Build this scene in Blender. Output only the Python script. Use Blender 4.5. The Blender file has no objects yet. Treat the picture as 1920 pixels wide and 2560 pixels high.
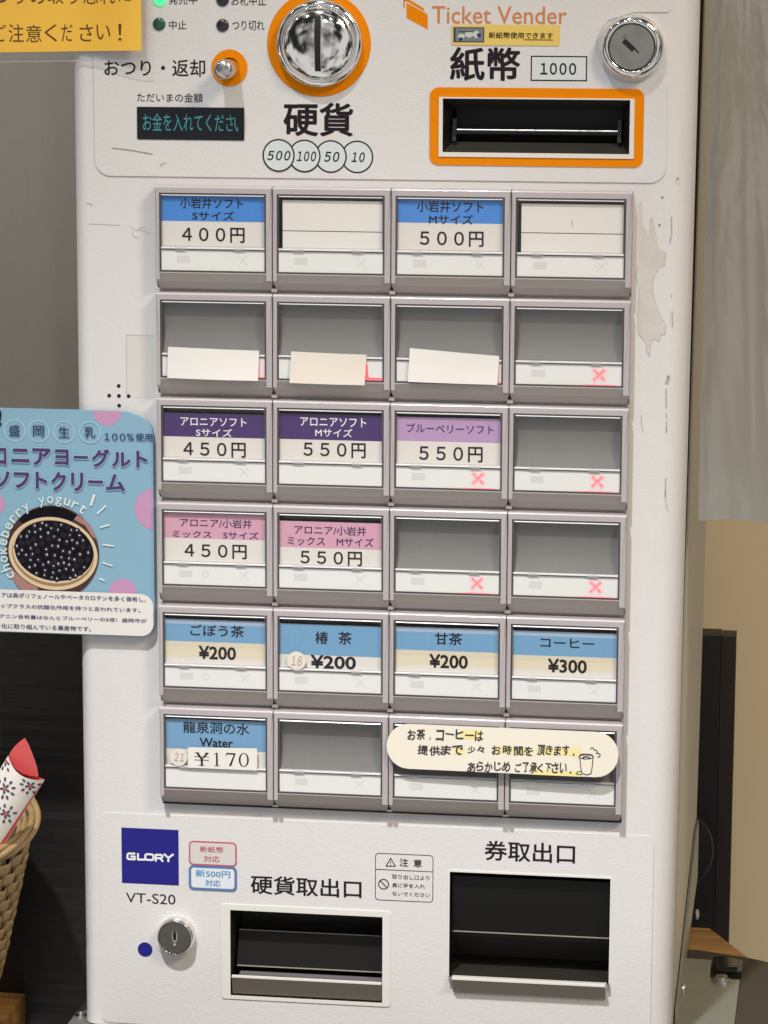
import bpy, bmesh, math, random
from mathutils import Vector, Matrix
from mathutils.geometry import tessellate_polygon

random.seed(7)
S = bpy.context.scene
COL = S.collection

# ------------------------------------------------------------------ camera
CAM_ROT = Matrix(((0.98996082, 0.0042587, -0.14127787),
                  (-0.02838029, 0.98517842, -0.16916869),
                  (0.13846347, 0.17147988, 0.9754089)))
BTN = 0.009                                     # how far the buttons stand out of the door
CAM = Vector((0.21431761, -1.53018353 - BTN, 0.23918282))
FPX = 7500.0                                    # focal length in photo pixels (1920 x 2560)
TO_BL = Matrix(((1, 0, 0), (0, 0, -1), (0, 1, 0)))
M3 = TO_BL @ CAM_ROT.transposed()
cd = bpy.data.cameras.new('camera'); cam = bpy.data.objects.new('camera', cd); COL.objects.link(cam)
cam.matrix_world = Matrix.Translation(CAM) @ M3.to_4x4()
cd.lens = 36 * FPX / 2560; cd.sensor_width = 36; cd.sensor_fit = 'AUTO'
cd.clip_start = 0.05; cd.clip_end = 50
S.camera = cam

# ------------------------------------------------------------------ room light (world) and lamps
W = bpy.data.worlds.new('World'); S.world = W; W.use_nodes = True
nt = W.node_tree; N = nt.nodes; Lk = nt.links
bg = N['Background']
tc = N.new('ShaderNodeTexCoord')
no = N.new('ShaderNodeTexNoise'); no.inputs['Scale'].default_value = 1.9; no.inputs['Detail'].default_value = 2.8
no.inputs['Roughness'].default_value = .65
cr = N.new('ShaderNodeValToRGB')
cr.color_ramp.elements[0].position = .455; cr.color_ramp.elements[0].color = (.03, .03, .03, 1)
cr.color_ramp.elements[1].position = .575; cr.color_ramp.elements[1].color = (1.15, 1.14, 1.13, 1)
mpw = N.new('ShaderNodeMapping'); mpw.inputs['Location'].default_value = (.35, .9, .2); Lk.new(tc.outputs['Generated'], mpw.inputs['Vector']); Lk.new(mpw.outputs['Vector'], no.inputs['Vector']); Lk.new(no.outputs['Fac'], cr.inputs['Fac'])
sep = N.new('ShaderNodeSeparateXYZ'); Lk.new(tc.outputs['Generated'], sep.inputs['Vector'])
mr = N.new('ShaderNodeMapRange'); mr.inputs['From Min'].default_value = -1; mr.inputs['From Max'].default_value = 1
mr.inputs['To Min'].default_value = .72; mr.inputs['To Max'].default_value = .72
Lk.new(sep.outputs['Z'], mr.inputs['Value'])
Lk.new(cr.outputs['Color'], bg.inputs['Color']); Lk.new(mr.outputs['Result'], bg.inputs['Strength'])

def lamp(name, loc, target, power, size, color):
    d = bpy.data.lights.new(name, 'AREA'); d.shape = 'DISK'; d.size = size; d.energy = power; d.color = color
    o = bpy.data.objects.new(name, d); COL.objects.link(o); o.location = loc
    o.rotation_euler = (Vector(target) - Vector(loc)).to_track_quat('-Z', 'Y').to_euler()
    return o
KP, KA = Vector((-0.42, -2.05, 3.30)), Vector((0.04, 0, -.70))  # ceiling spotlight that casts the main shadows
kd = bpy.data.lights.new('overhead_lamp', 'SPOT'); kd.energy = 900; kd.shadow_soft_size = .07; kd.color = (1.0, .99, .985)
kd.spot_size = math.radians(16); kd.spot_blend = 1.0
ko = bpy.data.objects.new('overhead_lamp', kd); COL.objects.link(ko); ko.location = KP; ko.rotation_euler = (KA - KP).to_track_quat('-Z', 'Y').to_euler()
lamp('overhead_lamp', (1.35, -1.35, 1.6), (0.25, .3, 0), 32, .55, (1.0, .80, .54))
for x, y, z, p in ((-1.5, -2.4, 2.6, 4), (.75, -3.2, 2.7, 6), (1.6, -2.9, 2.4, 2.5), (-.7, -3.4, 2.2, 3), (-2.3, -1.2, 2.2, 2.5), (2.2, -1.7, 2.6, 2.5), (.1, -4.2, 2.5, 4)):
    lamp('overhead_lamp', (x, y, z), (0, 0, 0), p, .10, (1.0, .97, .93))  # small unseen lamps added to make the chrome sparkle
S.view_settings.view_transform = 'Standard'; S.view_settings.look = 'None'
S.view_settings.exposure = -.15; S.view_settings.gamma = 1
S.cycles.use_denoising = True
S.cycles.max_bounces = 8

# ------------------------------------------------------------------ photo measurements -> points on the planes where things stand
FR = {'F': (0, 0, 1.15732), 'A': (0, 0, .57866), 'B': (960, 0, .57866), 'C': (0, 440, .57866), 'D': (960, 440, .57866),
      'E': (0, 940, .57866), 'G': (960, 940, .57866), 'H': (0, 1440, .57866), 'I': (960, 1440, .57866),
      'J': (0, 1960, .57866), 'K': (960, 1960, .57866), 'L': (0, 1000, .28944), 'M': (0, 1800, .34346),
      'N': (1640, 0, .67797), 'O': (1640, 1500, .47945), 'a': (360, 440, .217), 'b': (1240, 440, .217),
      'c': (380, 1740, .217), 'd': (1240, 1780, .217), 'e': (1520, 2240, .2411), 'f': (200, 2300, .217),
      'g': (540, 2180, .27728), 'h': (1080, 2120, .28933), 'q1': (160, 0, .27728), 'q2': (640, 0, .217),
      'q3': (980, 0, .30139), 'q4': (1040, 180, .36166), 'q5': (1460, 0, .19289), 'q6': (0, 0, .25316),
      'q7': (280, 2040, .217), 'q8': (900, 2040, .13261), 'n': (0, 0, 1)}
def px(fr, x, y):
    a = FR[fr]; return a[0] + x * a[2], a[1] + y * a[2]
def ray(fr, x, y):
    u, v = px(fr, x, y)
    return M3 @ Vector(((u - 960) / FPX, -(v - 1280) / FPX, -1))
def P(fr, x, y, d):                             # on the plane at depth d
    r = ray(fr, x, y); t = (d - CAM.y) / r.y
    return CAM + r * t
def PZ(fr, x, y, z):                            # on a level plane
    r = ray(fr, x, y); t = (z - CAM.z) / r.z
    return CAM + r * t
def XZ(fr, x, y, d):
    p = P(fr, x, y, d); return (p.x, p.z)
def BOX(fr, x0, y0, x1, y1, d):                 # x0, x1, zlow, zhigh
    a = P(fr, x0, y0, d); b = P(fr, x1, y1, d)
    return a.x, b.x, b.z, a.z
def SC(fr, x, y, L, d):                         # a length in that zoom -> metres
    return (P(fr, x + L, y, d) - P(fr, x, y, d)).length

# ------------------------------------------------------------------ materials
MAT = {}
def mat(name, col, rough=.5, metal=0.0, coat=0.0, spec=.5, bump=None, var=None, emis=None, alpha=None, var2=None):
    if name in MAT: return MAT[name]
    m = bpy.data.materials.new(name); m.use_nodes = True; MAT[name] = m
    n = m.node_tree.nodes; l = m.node_tree.links; b = n['Principled BSDF']
    b.inputs['Base Color'].default_value = (*col, 1); b.inputs['Roughness'].default_value = rough
    b.inputs['Metallic'].default_value = metal; b.inputs['Coat Weight'].default_value = coat
    b.inputs['Coat Roughness'].default_value = .08; b.inputs['Specular IOR Level'].default_value = spec
    geo = n.new('ShaderNodeNewGeometry')
    if var:
        prev = None
        for (sc, amt, tint) in ([var] if not isinstance(var, list) else var):
            t = n.new('ShaderNodeTexNoise'); t.inputs['Scale'].default_value = sc; t.inputs['Detail'].default_value = 4
            l.new(geo.outputs['Position'], t.inputs['Vector'])
            r = n.new('ShaderNodeMapRange'); r.inputs['From Min'].default_value = .35; r.inputs['From Max'].default_value = .65
            r.inputs['To Min'].default_value = 0; r.inputs['To Max'].default_value = amt
            l.new(t.outputs['Fac'], r.inputs['Value'])
            mx = n.new('ShaderNodeMix'); mx.data_type = 'RGBA'; mx.blend_type = 'MULTIPLY'
            l.new(r.outputs['Result'], mx.inputs[0])
            if prev is None: mx.inputs[6].default_value = (*col, 1)
            else: l.new(prev, mx.inputs[6])
            mx.inputs[7].default_value = (*tint, 1)
            prev = mx.outputs[2]
        l.new(prev, b.inputs['Base Color'])
    if bump:
        last = None
        for (sc, st, dist, stretch) in ([bump] if not isinstance(bump, list) else bump):
            t = n.new('ShaderNodeTexNoise'); t.inputs['Scale'].default_value = sc; t.inputs['Detail'].default_value = 3
            if stretch:
                mp = n.new('ShaderNodeMapping'); mp.inputs['Scale'].default_value = stretch
                l.new(geo.outputs['Position'], mp.inputs['Vector']); l.new(mp.outputs['Vector'], t.inputs['Vector'])
            else: l.new(geo.outputs['Position'], t.inputs['Vector'])
            bp = n.new('ShaderNodeBump'); bp.inputs['Strength'].default_value = st; bp.inputs['Distance'].default_value = dist
            l.new(t.outputs['Fac'], bp.inputs['Height'])
            if last: l.new(last, bp.inputs['Normal'])
            last = bp.outputs['Normal']
        l.new(last, b.inputs['Normal'])
    if emis:
        b.inputs['Emission Color'].default_value = (*emis[0], 1); b.inputs['Emission Strength'].default_value = emis[1]
    if alpha is not None: b.inputs['Alpha'].default_value = alpha
    return m
def srgb(h):
    h = h.lstrip('#'); o = []
    for i in (0, 2, 4):
        c = int(h[i:i + 2], 16) / 255
        o.append(c / 12.92 if c <= .04045 else ((c + .055) / 1.055) ** 2.4)
    return tuple(o)

white = mat('machine_white', (.66, .658, .668), .42, bump=[(950, .24, .0006, None), (280, .09, .0009, None)],
            var=[(9, .16, (.93, .91, .87)), (28, .12, (.94, .925, .90)), (70, .10, (.94, .93, .91)), (420, .12, (.93, .92, .91))])
white2 = mat('machine_white_smooth', (.70, .685, .66), .35, var=(14, .12, (.93, .91, .86)))
side_m = mat('cabinet_paint', (.50, .47, .40), .5, bump=(700, .15, .0005, None), var=[(12, .3, (.9, .88, .82)), (60, .1, (.9, .9, .9))])
ink = mat('printed_ink', (.014, .010, .014), .6, spec=.2)
orange = mat('printed_orange', (.74, .225, .004), .6, spec=.03, var=(200, .08, (.9, .85, .8)))
orange2 = mat('printed_orange_thin', (.58, .20, .055), .5)
paleblue = mat('printed_pale_blue', (.60, .655, .68), .5)
navy = mat('printed_navy', (.006, .006, .205), .4)
inkwhite = mat('printed_white', (.78, .78, .80), .5)
seam = mat('dark_seam', (.012, .010, .009), .8)
frame_g = mat('button_frame_plastic', (.43, .40, .418), .33, coat=.5, bump=(900, .08, .0004, None), var=[(40, .18, (.86, .84, .82)), (260, .08, (.9, .9, .9))])
skirt_g = mat('button_frame_lower', (.43, .385, .36), .45, bump=(900, .08, .0004, None), var=[(30, .2, (.86, .84, .82))])
rim_d = mat('window_rim_dark', (.060, .050, .055), .25, coat=.5)
clear = mat('clear_plastic_edge', (.45, .46, .47), .14, coat=1.0)
lens = mat('white_diffuser', (.70, .715, .705), .3, coat=.3, var=(120, .07, (.93, .94, .95)))
mark = mat('diffuser_faint_mark', (.60, .605, .60), .4)
emptyg = mat('empty_card_grey', (.175, .175, .174), .5, bump=(500, .05, .0004, None), var=[(50, .2, (.88, .88, .9)), (300, .1, (.9, .9, .9))])
paper = mat('card_paper', (.70, .675, .64), .55, coat=.25, var=(90, .1, (.93, .92, .9)))
paper_w = mat('paper_white', (.73, .715, .69), .7, var=(60, .08, (.93, .92, .88)))
paper_c = mat('paper_cream', (.70, .65, .58), .7, var=(60, .1, (.93, .9, .85)))
cream = mat('card_cream', (.70, .635, .48), .5, coat=.25, var=(150, .08, (.93, .92, .9)))
blue = mat('card_blue', (.055, .235, .66), .45, coat=.4, var=(120, .1, (.85, .9, .95)))
ltblue = mat('card_light_blue', (.16, .345, .56), .45, coat=.4, var=(200, .12, (.9, .9, .92)))
paleb = mat('card_pale_blue', (.33, .45, .62), .45, coat=.4)
purple = mat('card_purple', (.055, .022, .135), .45, coat=.3)
lilac = mat('card_lilac', (.435, .285, .50), .5, coat=.3)
pink = mat('card_pink', (.62, .335, .45), .5, coat=.3, var=(140, .1, (.93, .9, .93)))
purple_ink = mat('purple_ink', (.05, .015, .10), .5)
greyink = mat('pencil_grey', (.30, .29, .29), .6)
led = mat('lit_red_mark', (.8, .16, .2), .4, emis=((1, .06, .10), .6))
ledglow = mat('painted_red_edge_glow', (.8, .25, .25), .3, emis=((1, .06, .08), .55))
led0 = mat('painted_pale_halo', (.72, .66, .66), .4, emis=((1, .2, .2), .02))  # halo tones paint the cross's glow spreading into the window and its edge
led1 = mat('painted_red_halo', (.80, .50, .52), .4, emis=((1, .10, .12), .10))
led2 = mat('painted_red_inner_glow', (.80, .34, .38), .4, emis=((1, .08, .11), .22))
ledsoft = mat('painted_pink_glow', (.74, .61, .61), .4, emis=((1, .12, .12), .06))
chrome = mat('chrome', (.82, .80, .77), .085, 1.0, bump=[(45, .05, .003, None)])
chrome2 = mat('chrome_satin', (.62, .60, .57), .22, 1.0, bump=[(220, .08, .001, None)])
darkmetal = mat('dark_lock_face', (.20, .19, .175), .34, 1.0, bump=[(60, .12, .003, None)])
zinc = mat('zinc_plate', (.40, .42, .40), .42, .75, bump=(350, .12, .0006, (1, 1, .1)), var=[(30, .3, (.85, .88, .84)), (200, .15, (.9, .9, .9))])
black = mat('hole_black', (.004, .004, .004), .6)
keym = mat('key_metal', (.62, .60, .54), .35, .6)
blackgl = mat('glossy_black_plastic', (.010, .010, .010), .12, coat=.5)
traydark = mat('tray_dark_plastic', (.022, .020, .016), .45, var=(60, .3, (.8, .8, .8)), bump=(500, .1, .0004, None))
lipm = mat('tray_lip_metal', (.17, .15, .125), .35, .25, var=(120, .15, (.85, .85, .85)))
flapm = mat('smoked_flap', (.007, .007, .007), .35, spec=.25)
dispm = mat('display_glass', (.006, .008, .012), .12, coat=.6)
vfd = mat('display_text', (.03, .16, .16), .4, emis=((.10, .50, .62), .21))
ledgreen = mat('lamp_lit_green', (.1, .6, .25), .25, emis=((.05, 1, .30), .85))
ledgdark = mat('lamp_off_green', (.012, .075, .040), .25, coat=.4)
lednavy = mat('lamp_off_dark', (.012, .012, .025), .25, coat=.4)
stain = mat('glue_residue', (.60, .585, .555), .6, var=[(90, .5, (.84, .82, .78)), (600, .25, (.8, .8, .8))])
scuff = mat('scuff_mark', (.17, .15, .13), .7, var=[(900, .8, (2.6, 2.6, 2.6))])
scuff2 = mat('scuff_mark_faint', (.40, .37, .34), .7)
tapem = mat('old_tape_residue', (.635, .62, .595), .4, var=(80, .15, (.9, .88, .84)))
signo = mat('orange_paper', (.88, .52, .06), .55, coat=.35, var=[(25, .12, (.92, .86, .8)), (200, .1, (.93, .9, .85))], bump=(40, .12, .003, None))
yellow = mat('yellow_sticker', (.72, .53, .12), .5, coat=.2)
stred = mat('sticker_red', (.47, .085, .12), .5)
strfill = mat('sticker_grey_fill', (.60, .58, .57), .5)
stblue = mat('sticker_blue', (.085, .17, .37), .5)
stblue2 = mat('sticker_blue_text', (.05, .22, .50), .5)
stwfill = mat('sticker_white_fill', (.66, .72, .78), .5)
posterb = mat('poster_blue', (.215, .395, .53), .5, coat=.2, bump=(900, .06, .0004, None), var=[(60, .08, (.92, .94, .95)), (500, .08, (.9, .93, .95))])
posterring = mat('poster_ring_blue', (.30, .50, .62), .5, coat=.2)
posterpink = mat('poster_pink', (.50, .27, .45), .5, coat=.2, var=(500, .08, (.9, .93, .95)))
postertext = mat('poster_violet_ink', (.065, .028, .135), .5)
posternavy = mat('poster_navy_ink', (.015, .030, .11), .5)
posternavy2 = mat('poster_small_navy', (.045, .045, .16), .5)
posterwhite = mat('poster_white', (.71, .70, .675), .5, coat=.2)
posterchalk = mat('poster_chalk', (.62, .72, .70), .6)
berry = mat('printed_berry_black', (.006, .005, .009), .6, spec=.1)
berry2 = mat('printed_berry_light', (.42, .43, .44), .45)
berry3 = mat('printed_berry_mid', (.018, .016, .026), .6, spec=.1)
wick = mat('printed_wicker', (.62, .50, .33), .5)
wick2 = mat('printed_wicker_dark', (.30, .18, .085), .5)
brownp = mat('printed_brown', (.07, .030, .026), .5, spec=.2)
skin = mat('printed_skin', (.36, .19, .17), .5, spec=.2)
notem = mat('note_paper', (.69, .655, .565), .6, coat=.2, var=[(40, .1, (.93, .9, .8)), (300, .06, (.9, .9, .9))])
hilite = mat('note_highlighter', (.72, .63, .30), .6)
penm = mat('note_pen', (.025, .020, .028), .6)
wallg = mat('grey_wall_paint', (.72, .65, .56), .6, bump=[(170, .5, .002, (1, 1, .45)), (700, .2, .0008, None)], var=[(5, .15, (.85, .85, .85)), (60, .1, (.9, .9, .9))])
wallb = mat('beige_wall', (.74, .61, .41), .7, bump=[(500, .15, .0006, None)], var=[(6, .2, (.9, .88, .84)), (150, .08, (.93, .93, .93))])
darkwood = mat('black_wood_grain', (.014, .0130, .0108), .5, bump=[(110, .9, .0022, (.06, 1, 1))], var=[(300, .5, (.45, .45, .45))])
brownwood = mat('dark_brown_wood', (.022, .013, .011), .5, bump=[(200, .2, .001, (1, 1, .1))])
blackwood2 = mat('black_board', (.009, .009, .008), .5)
mattop = mat('dark_counter_top', (.040, .034, .024), .65, bump=(500, .15, .0006, None), var=(30, .2, (.85, .85, .85)))
wicker = mat('wicker', (.35, .245, .12), .5, bump=(500, .3, .0008, None), var=[(60, .4, (.62, .55, .46)), (300, .3, (.75, .7, .62))])
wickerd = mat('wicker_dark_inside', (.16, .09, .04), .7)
boxwhite = mat('gift_paper_white', (.76, .73, .67), .5, coat=.1)
boxred = mat('gift_paper_red', (.63, .085, .085), .4, coat=.2)
boxnavy = mat('gift_print_navy', (.075, .065, .13), .5)
bluedark = mat('dark_blue_object', (.005, .007, .011), .5, spec=.25)

def wood_mat():
    m = bpy.data.materials.new('varnished_wood'); m.use_nodes = True
    n = m.node_tree.nodes; l = m.node_tree.links; b = n['Principled BSDF']
    g = n.new('ShaderNodeNewGeometry'); mp = n.new('ShaderNodeMapping'); mp.inputs['Scale'].default_value = (4, 55, 55)
    mp.inputs['Rotation'].default_value = (0, 0, .25)
    t = n.new('ShaderNodeTexNoise'); t.inputs['Scale'].default_value = 3; t.inputs['Detail'].default_value = 6; t.inputs['Distortion'].default_value = .6
    c = n.new('ShaderNodeValToRGB'); c.color_ramp.elements[0].color = (.30, .145, .045, 1); c.color_ramp.elements[1].color = (.52, .285, .10, 1)
    c.color_ramp.elements[0].position = .35; c.color_ramp.elements[1].position = .65
    l.new(g.outputs['Position'], mp.inputs['Vector']); l.new(mp.outputs['Vector'], t.inputs['Vector'])
    l.new(t.outputs['Fac'], c.inputs['Fac']); l.new(c.outputs['Color'], b.inputs['Base Color']); b.inputs['Roughness'].default_value = .4
    return m
wood = wood_mat()
def film_mat(name, base, opac, haze):
    m = bpy.data.materials.new(name); m.use_nodes = True
    n = m.node_tree.nodes; l = m.node_tree.links
    for x in list(n): n.remove(x)
    out = n.new('ShaderNodeOutputMaterial'); tr = n.new('ShaderNodeBsdfTransparent'); tr.inputs[0].default_value = (*base, 1)
    df = n.new('ShaderNodeBsdfDiffuse'); df.inputs[0].default_value = (.42, .42, .40, 1)
    gl = n.new('ShaderNodeBsdfGlossy'); gl.inputs['Roughness'].default_value = .14 if opac > .15 else .10
    lw = n.new('ShaderNodeLayerWeight'); pw = n.new('ShaderNodeMath'); pw.operation = 'POWER'; pw.inputs[1].default_value = 5
    fr = n.new('ShaderNodeMath'); fr.operation = 'MULTIPLY_ADD'; fr.inputs[1].default_value = .9; fr.inputs[2].default_value = .03 if opac < .05 else .045
    l.new(lw.outputs['Facing'], pw.inputs[0]); l.new(pw.outputs[0], fr.inputs[0])
    g = n.new('ShaderNodeNewGeometry'); t = n.new('ShaderNodeTexNoise'); t.inputs['Scale'].default_value = 13 if opac > .15 else 34; t.inputs['Detail'].default_value = 4
    t.inputs['Distortion'].default_value = .5
    mp = n.new('ShaderNodeMapping'); mp.inputs['Scale'].default_value = (1, 1, .35); mp.inputs['Rotation'].default_value = (0, .35, 0)
    l.new(g.outputs['Position'], mp.inputs['Vector']); l.new(mp.outputs['Vector'], t.inputs['Vector'])
    bp = n.new('ShaderNodeBump'); bp.inputs['Strength'].default_value = haze; bp.inputs['Distance'].default_value = .05 if opac > .15 else .01
    l.new(t.outputs['Fac'], bp.inputs['Height']); l.new(bp.outputs['Normal'], gl.inputs['Normal']); l.new(bp.outputs['Normal'], lw.inputs['Normal'])
    m1 = n.new('ShaderNodeMixShader'); m1.inputs[0].default_value = opac; l.new(tr.outputs[0], m1.inputs[1]); l.new(df.outputs[0], m1.inputs[2])
    m2 = n.new('ShaderNodeMixShader'); l.new(fr.outputs[0], m2.inputs[0]); l.new(m1.outputs[0], m2.inputs[1]); l.new(gl.outputs[0], m2.inputs[2])
    if opac > .15:
        mp2 = n.new('ShaderNodeMapping'); mp2.inputs['Scale'].default_value = (1.2, 1, .28); mp2.inputs['Rotation'].default_value = (0, .22, 0)
        t2 = n.new('ShaderNodeTexNoise'); t2.inputs['Scale'].default_value = 7; t2.inputs['Detail'].default_value = 1.5; t2.inputs['Distortion'].default_value = .2
        l.new(g.outputs['Position'], mp2.inputs['Vector']); l.new(mp2.outputs['Vector'], t2.inputs['Vector'])
        r2 = n.new('ShaderNodeMapRange'); r2.inputs['From Min'].default_value = .38; r2.inputs['From Max'].default_value = .64
        r2.inputs['To Min'].default_value = opac * .55; r2.inputs['To Max'].default_value = opac * 1.7
        l.new(t2.outputs['Fac'], r2.inputs['Value']); l.new(r2.outputs['Result'], m1.inputs[0])
        ad = n.new('ShaderNodeMath'); ad.operation = 'MULTIPLY_ADD'; ad.inputs[1].default_value = 1.6; ad.inputs[2].default_value = .03
        l.new(fr.outputs[0], ad.inputs[0]); l.new(ad.outputs[0], m2.inputs[0])
    l.new(m2.outputs[0], out.inputs[0])
    return m
vinyl = film_mat('clear_vinyl', (.41, .41, .385), .32, .22)
laminate = film_mat('laminate_film', (.94, .95, .97), .10, .12)

# ------------------------------------------------------------------ mesh builder
_text = {}
def text_geo(s, bold=0.0, shear=0.0, spacing=1.0):
    if s.isdigit(): s, spacing = s.translate({48 + i: 0xFF10 + i for i in range(10)}), .56
    k = (s, round(bold, 4), shear, spacing)
    if k in _text: return _text[k]
    cu = bpy.data.curves.new('t', 'FONT'); cu.body = s; cu.size = 1; cu.shear = shear
    cu.space_character = spacing; cu.resolution_u = 3
    o = bpy.data.objects.new('t', cu); COL.objects.link(o); bpy.context.view_layer.update()
    me = bpy.data.meshes.new_from_object(o.evaluated_get(bpy.context.evaluated_depsgraph_get()))
    v = [(a.co.x, a.co.y) for a in me.vertices]; f = [tuple(p.vertices) for p in me.polygons]
    bpy.data.objects.remove(o); bpy.data.curves.remove(cu); bpy.data.meshes.remove(me)
    xs = [a[0] for a in v]; ys = [a[1] for a in v]
    x0, x1, y0, y1 = min(xs), max(xs), min(ys), max(ys)
    v0, f0 = v, f
    if bold > .003:                                     # heavier strokes: copies set a hair apart
        nd = 6 if bold < .02 else 8; v, f = [], []
        for c in range(nd + 1):
            dx, dy = (0, 0) if c == nd else (bold * math.cos(2 * math.pi * c / nd), bold * math.sin(2 * math.pi * c / nd))
            b0 = len(v); v += [(a + dx, b + dy, c) for a, b in v0]; f += [tuple(b0 + i for i in p) for p in f0]
        x0 -= bold; x1 += bold; y0 -= bold; y1 += bold
    else: v = [(a, b, 0) for a, b in v0]
    v = [((a - x0) / (x1 - x0), (b - y0) / (y1 - y0), c) for a, b, c in v]
    _text[k] = (v, f, (x1 - x0) / (y1 - y0)); return _text[k]

class MB:
    def __init__(s): s.v = []; s.f = []; s.m = []; s.mats = []; s.sm = []
    def mi(s, m):
        if m not in s.mats: s.mats.append(m)
        return s.mats.index(m)
    def add(s, vs, fs, m, smooth=False):
        b = len(s.v); s.v += [tuple(v) for v in vs]; i = s.mi(m)
        for f in fs: s.f.append(tuple(b + k for k in f)); s.m.append(i); s.sm.append(smooth)
    def sheet(s, outer, y, m, holes=()):                 # flat outline (x, z) facing the viewer
        loops = [list(outer)] + [list(h) for h in holes]
        tri = tessellate_polygon([[Vector((a, b, 0)) for a, b in lp] for lp in loops])
        allv = [p for lp in loops for p in lp]; yy = y if callable(y) else (lambda a, b: y)
        s.add([(a, yy(a, b), b) for a, b in allv], [s._face(allv, t) for t in tri], m)
    def _face(s, vs, t):
        a, b, c = (vs[i] for i in t)
        cr = (b[0] - a[0]) * (c[1] - a[1]) - (b[1] - a[1]) * (c[0] - a[0])
        return tuple(t) if cr > 0 else tuple(reversed(t))
    def wall(s, loop, y0, y1, m, inward=False, smooth=False):
        n = len(loop); yf0 = y0 if callable(y0) else (lambda a, b: y0); yf1 = y1 if callable(y1) else (lambda a, b: y1)
        vs = [(a, yf0(a, b), b) for a, b in loop] + [(a, yf1(a, b), b) for a, b in loop]
        fs = [(i, (i + 1) % n, n + (i + 1) % n, n + i) for i in range(n)]
        s.add(vs, fs, m, smooth)
    def plate(s, outer, y0, y1, m, holes=(), mside=None):  # y0 front, y1 back
        s.sheet(outer, y0, m, holes); s.wall(outer, y0, y1, mside or m)
        for h in holes: s.wall(h, y0, y1, mside or m)
    def slab(s, outer, y0, y1, m):
        s.plate(outer, y0, y1, m); s.sheet(outer, y1, m)
    def box(s, x0, x1, y0, y1, z0, z1, m):
        vs = [(x0, y0, z0), (x1, y0, z0), (x1, y1, z0), (x0, y1, z0), (x0, y0, z1), (x1, y0, z1), (x1, y1, z1), (x0, y1, z1)]
        s.add(vs, [(0, 1, 5, 4), (1, 2, 6, 5), (2, 3, 7, 6), (3, 0, 4, 7), (4, 5, 6, 7), (3, 2, 1, 0)], m)
    def prismx(s, prof, x0, x1, m, caps=True):           # profile (y, z) swept along x
        n = len(prof); vs = [(x0, a, b) for a, b in prof] + [(x1, a, b) for a, b in prof]
        fs = [(i, (i + 1) % n, n + (i + 1) % n, n + i) for i in range(n)]
        if caps: fs += [tuple(range(n)), tuple(range(2 * n - 1, n - 1, -1))]
        s.add(vs, fs, m)
    def prismz(s, poly, z0, z1, m, smooth=False):        # outline (x, y) raised along z
        n = len(poly); vs = [(a, b, z0) for a, b in poly] + [(a, b, z1) for a, b in poly]
        s.add(vs, [(i, (i + 1) % n, n + (i + 1) % n, n + i) for i in range(n)], m, smooth)
        s.add(vs, [tuple(range(n)), tuple(range(2 * n - 1, n - 1, -1))], m)
    def lathe(s, cx, cz, prof, m, n=48, smooth=True):     # profile (r, y) round a y axis
        vs = []; fs = []
        for r, y in prof:
            for k in range(n):
                a = 2 * math.pi * k / n; vs.append((cx + r * math.cos(a), y, cz + r * math.sin(a)))
        for i in range(len(prof) - 1):
            for k in range(n):
                fs.append((i * n + k, i * n + (k + 1) % n, (i + 1) * n + (k + 1) % n, (i + 1) * n + k))
        s.add(vs, fs, m, smooth)
    def disc(s, cx, cz, r, y, m, n=40, rz=None):
        s.sheet(circ(cx, cz, r, n, rz), y, m)
    def text(s, t, fr, x0, y0, x1, y1, d, m, bold=0.0, shear=0.0, lift=.00012, spacing=1.0, off=(0, 0, 0)):
        a, b, c, e = BOX(fr, x0, y0, x1, y1, d)
        s.textbox(t, a - off[0], b - off[0], c - off[2], e - off[2], d - lift - off[1], m, bold, shear, spacing)
    def textbox(s, t, a, b, c, e, y, m, bold=0.0, shear=0.0, spacing=1.0, rot=0.0, fy=None):
        v, f, asp = text_geo(t, bold, shear, spacing)
        cx, cz = (a + b) / 2, (c + e) / 2; cr, sr = math.cos(rot), math.sin(rot); out = []
        for p, q, lv in v:
            dx, dz = a + p * (b - a) - cx, c + q * (e - c) - cz
            X, Z = cx + dx * cr - dz * sr, cz + dx * sr + dz * cr
            out.append((X, (fy(X, Z) if fy else y) - lv * 6e-6, Z))
        s.add(out, f, m)
    def line(s, pts, w, y, m):                           # a drawn stroke of width w
        for kk, ((a, b), (c, d)) in enumerate(zip(pts, pts[1:])):
            L = math.hypot(c - a, d - b) or 1e-9; nx, nz = -(d - b) / L * w / 2, (c - a) / L * w / 2
            ex, ez = (c - a) / L * w * .3, (d - b) / L * w * .3
            yy = y if callable(y) else (lambda p, q: y)
            q = [(a - ex + nx, b - ez + nz), (a - ex - nx, b - ez - nz), (c + ex - nx, d + ez - nz), (c + ex + nx, d + ez + nz)]
            s.add([(p, yy(p, r) - kk * 4e-6, r) for p, r in q], [(0, 1, 2, 3)], m)
    def ring(s, outer, inner, y, m): s.sheet(outer, y, m, [inner])
    def tube(s, pts, r, m, n=8, close=False, ry=None):
        P_ = [Vector(p) for p in pts]; N_ = len(P_); vs = []; fs = []
        for i in range(N_):
            if close: t = P_[(i + 1) % N_] - P_[i - 1]
            else: t = P_[min(i + 1, N_ - 1)] - P_[max(i - 1, 0)]
            t.normalize(); up = Vector((0, 0, 1)) if abs(t.z) < .9 else Vector((0, 1, 0))
            a = t.cross(up).normalized(); b = a.cross(t).normalized()
            for k in range(n):
                th = 2 * math.pi * k / n; vs.append(P_[i] + a * math.cos(th) * r + b * math.sin(th) * (ry or r))
        for i in range(N_ if close else N_ - 1):
            j = (i + 1) % N_
            for k in range(n): fs.append((i * n + k, i * n + (k + 1) % n, j * n + (k + 1) % n, j * n + k))
        s.add(vs, fs, m, True)
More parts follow.
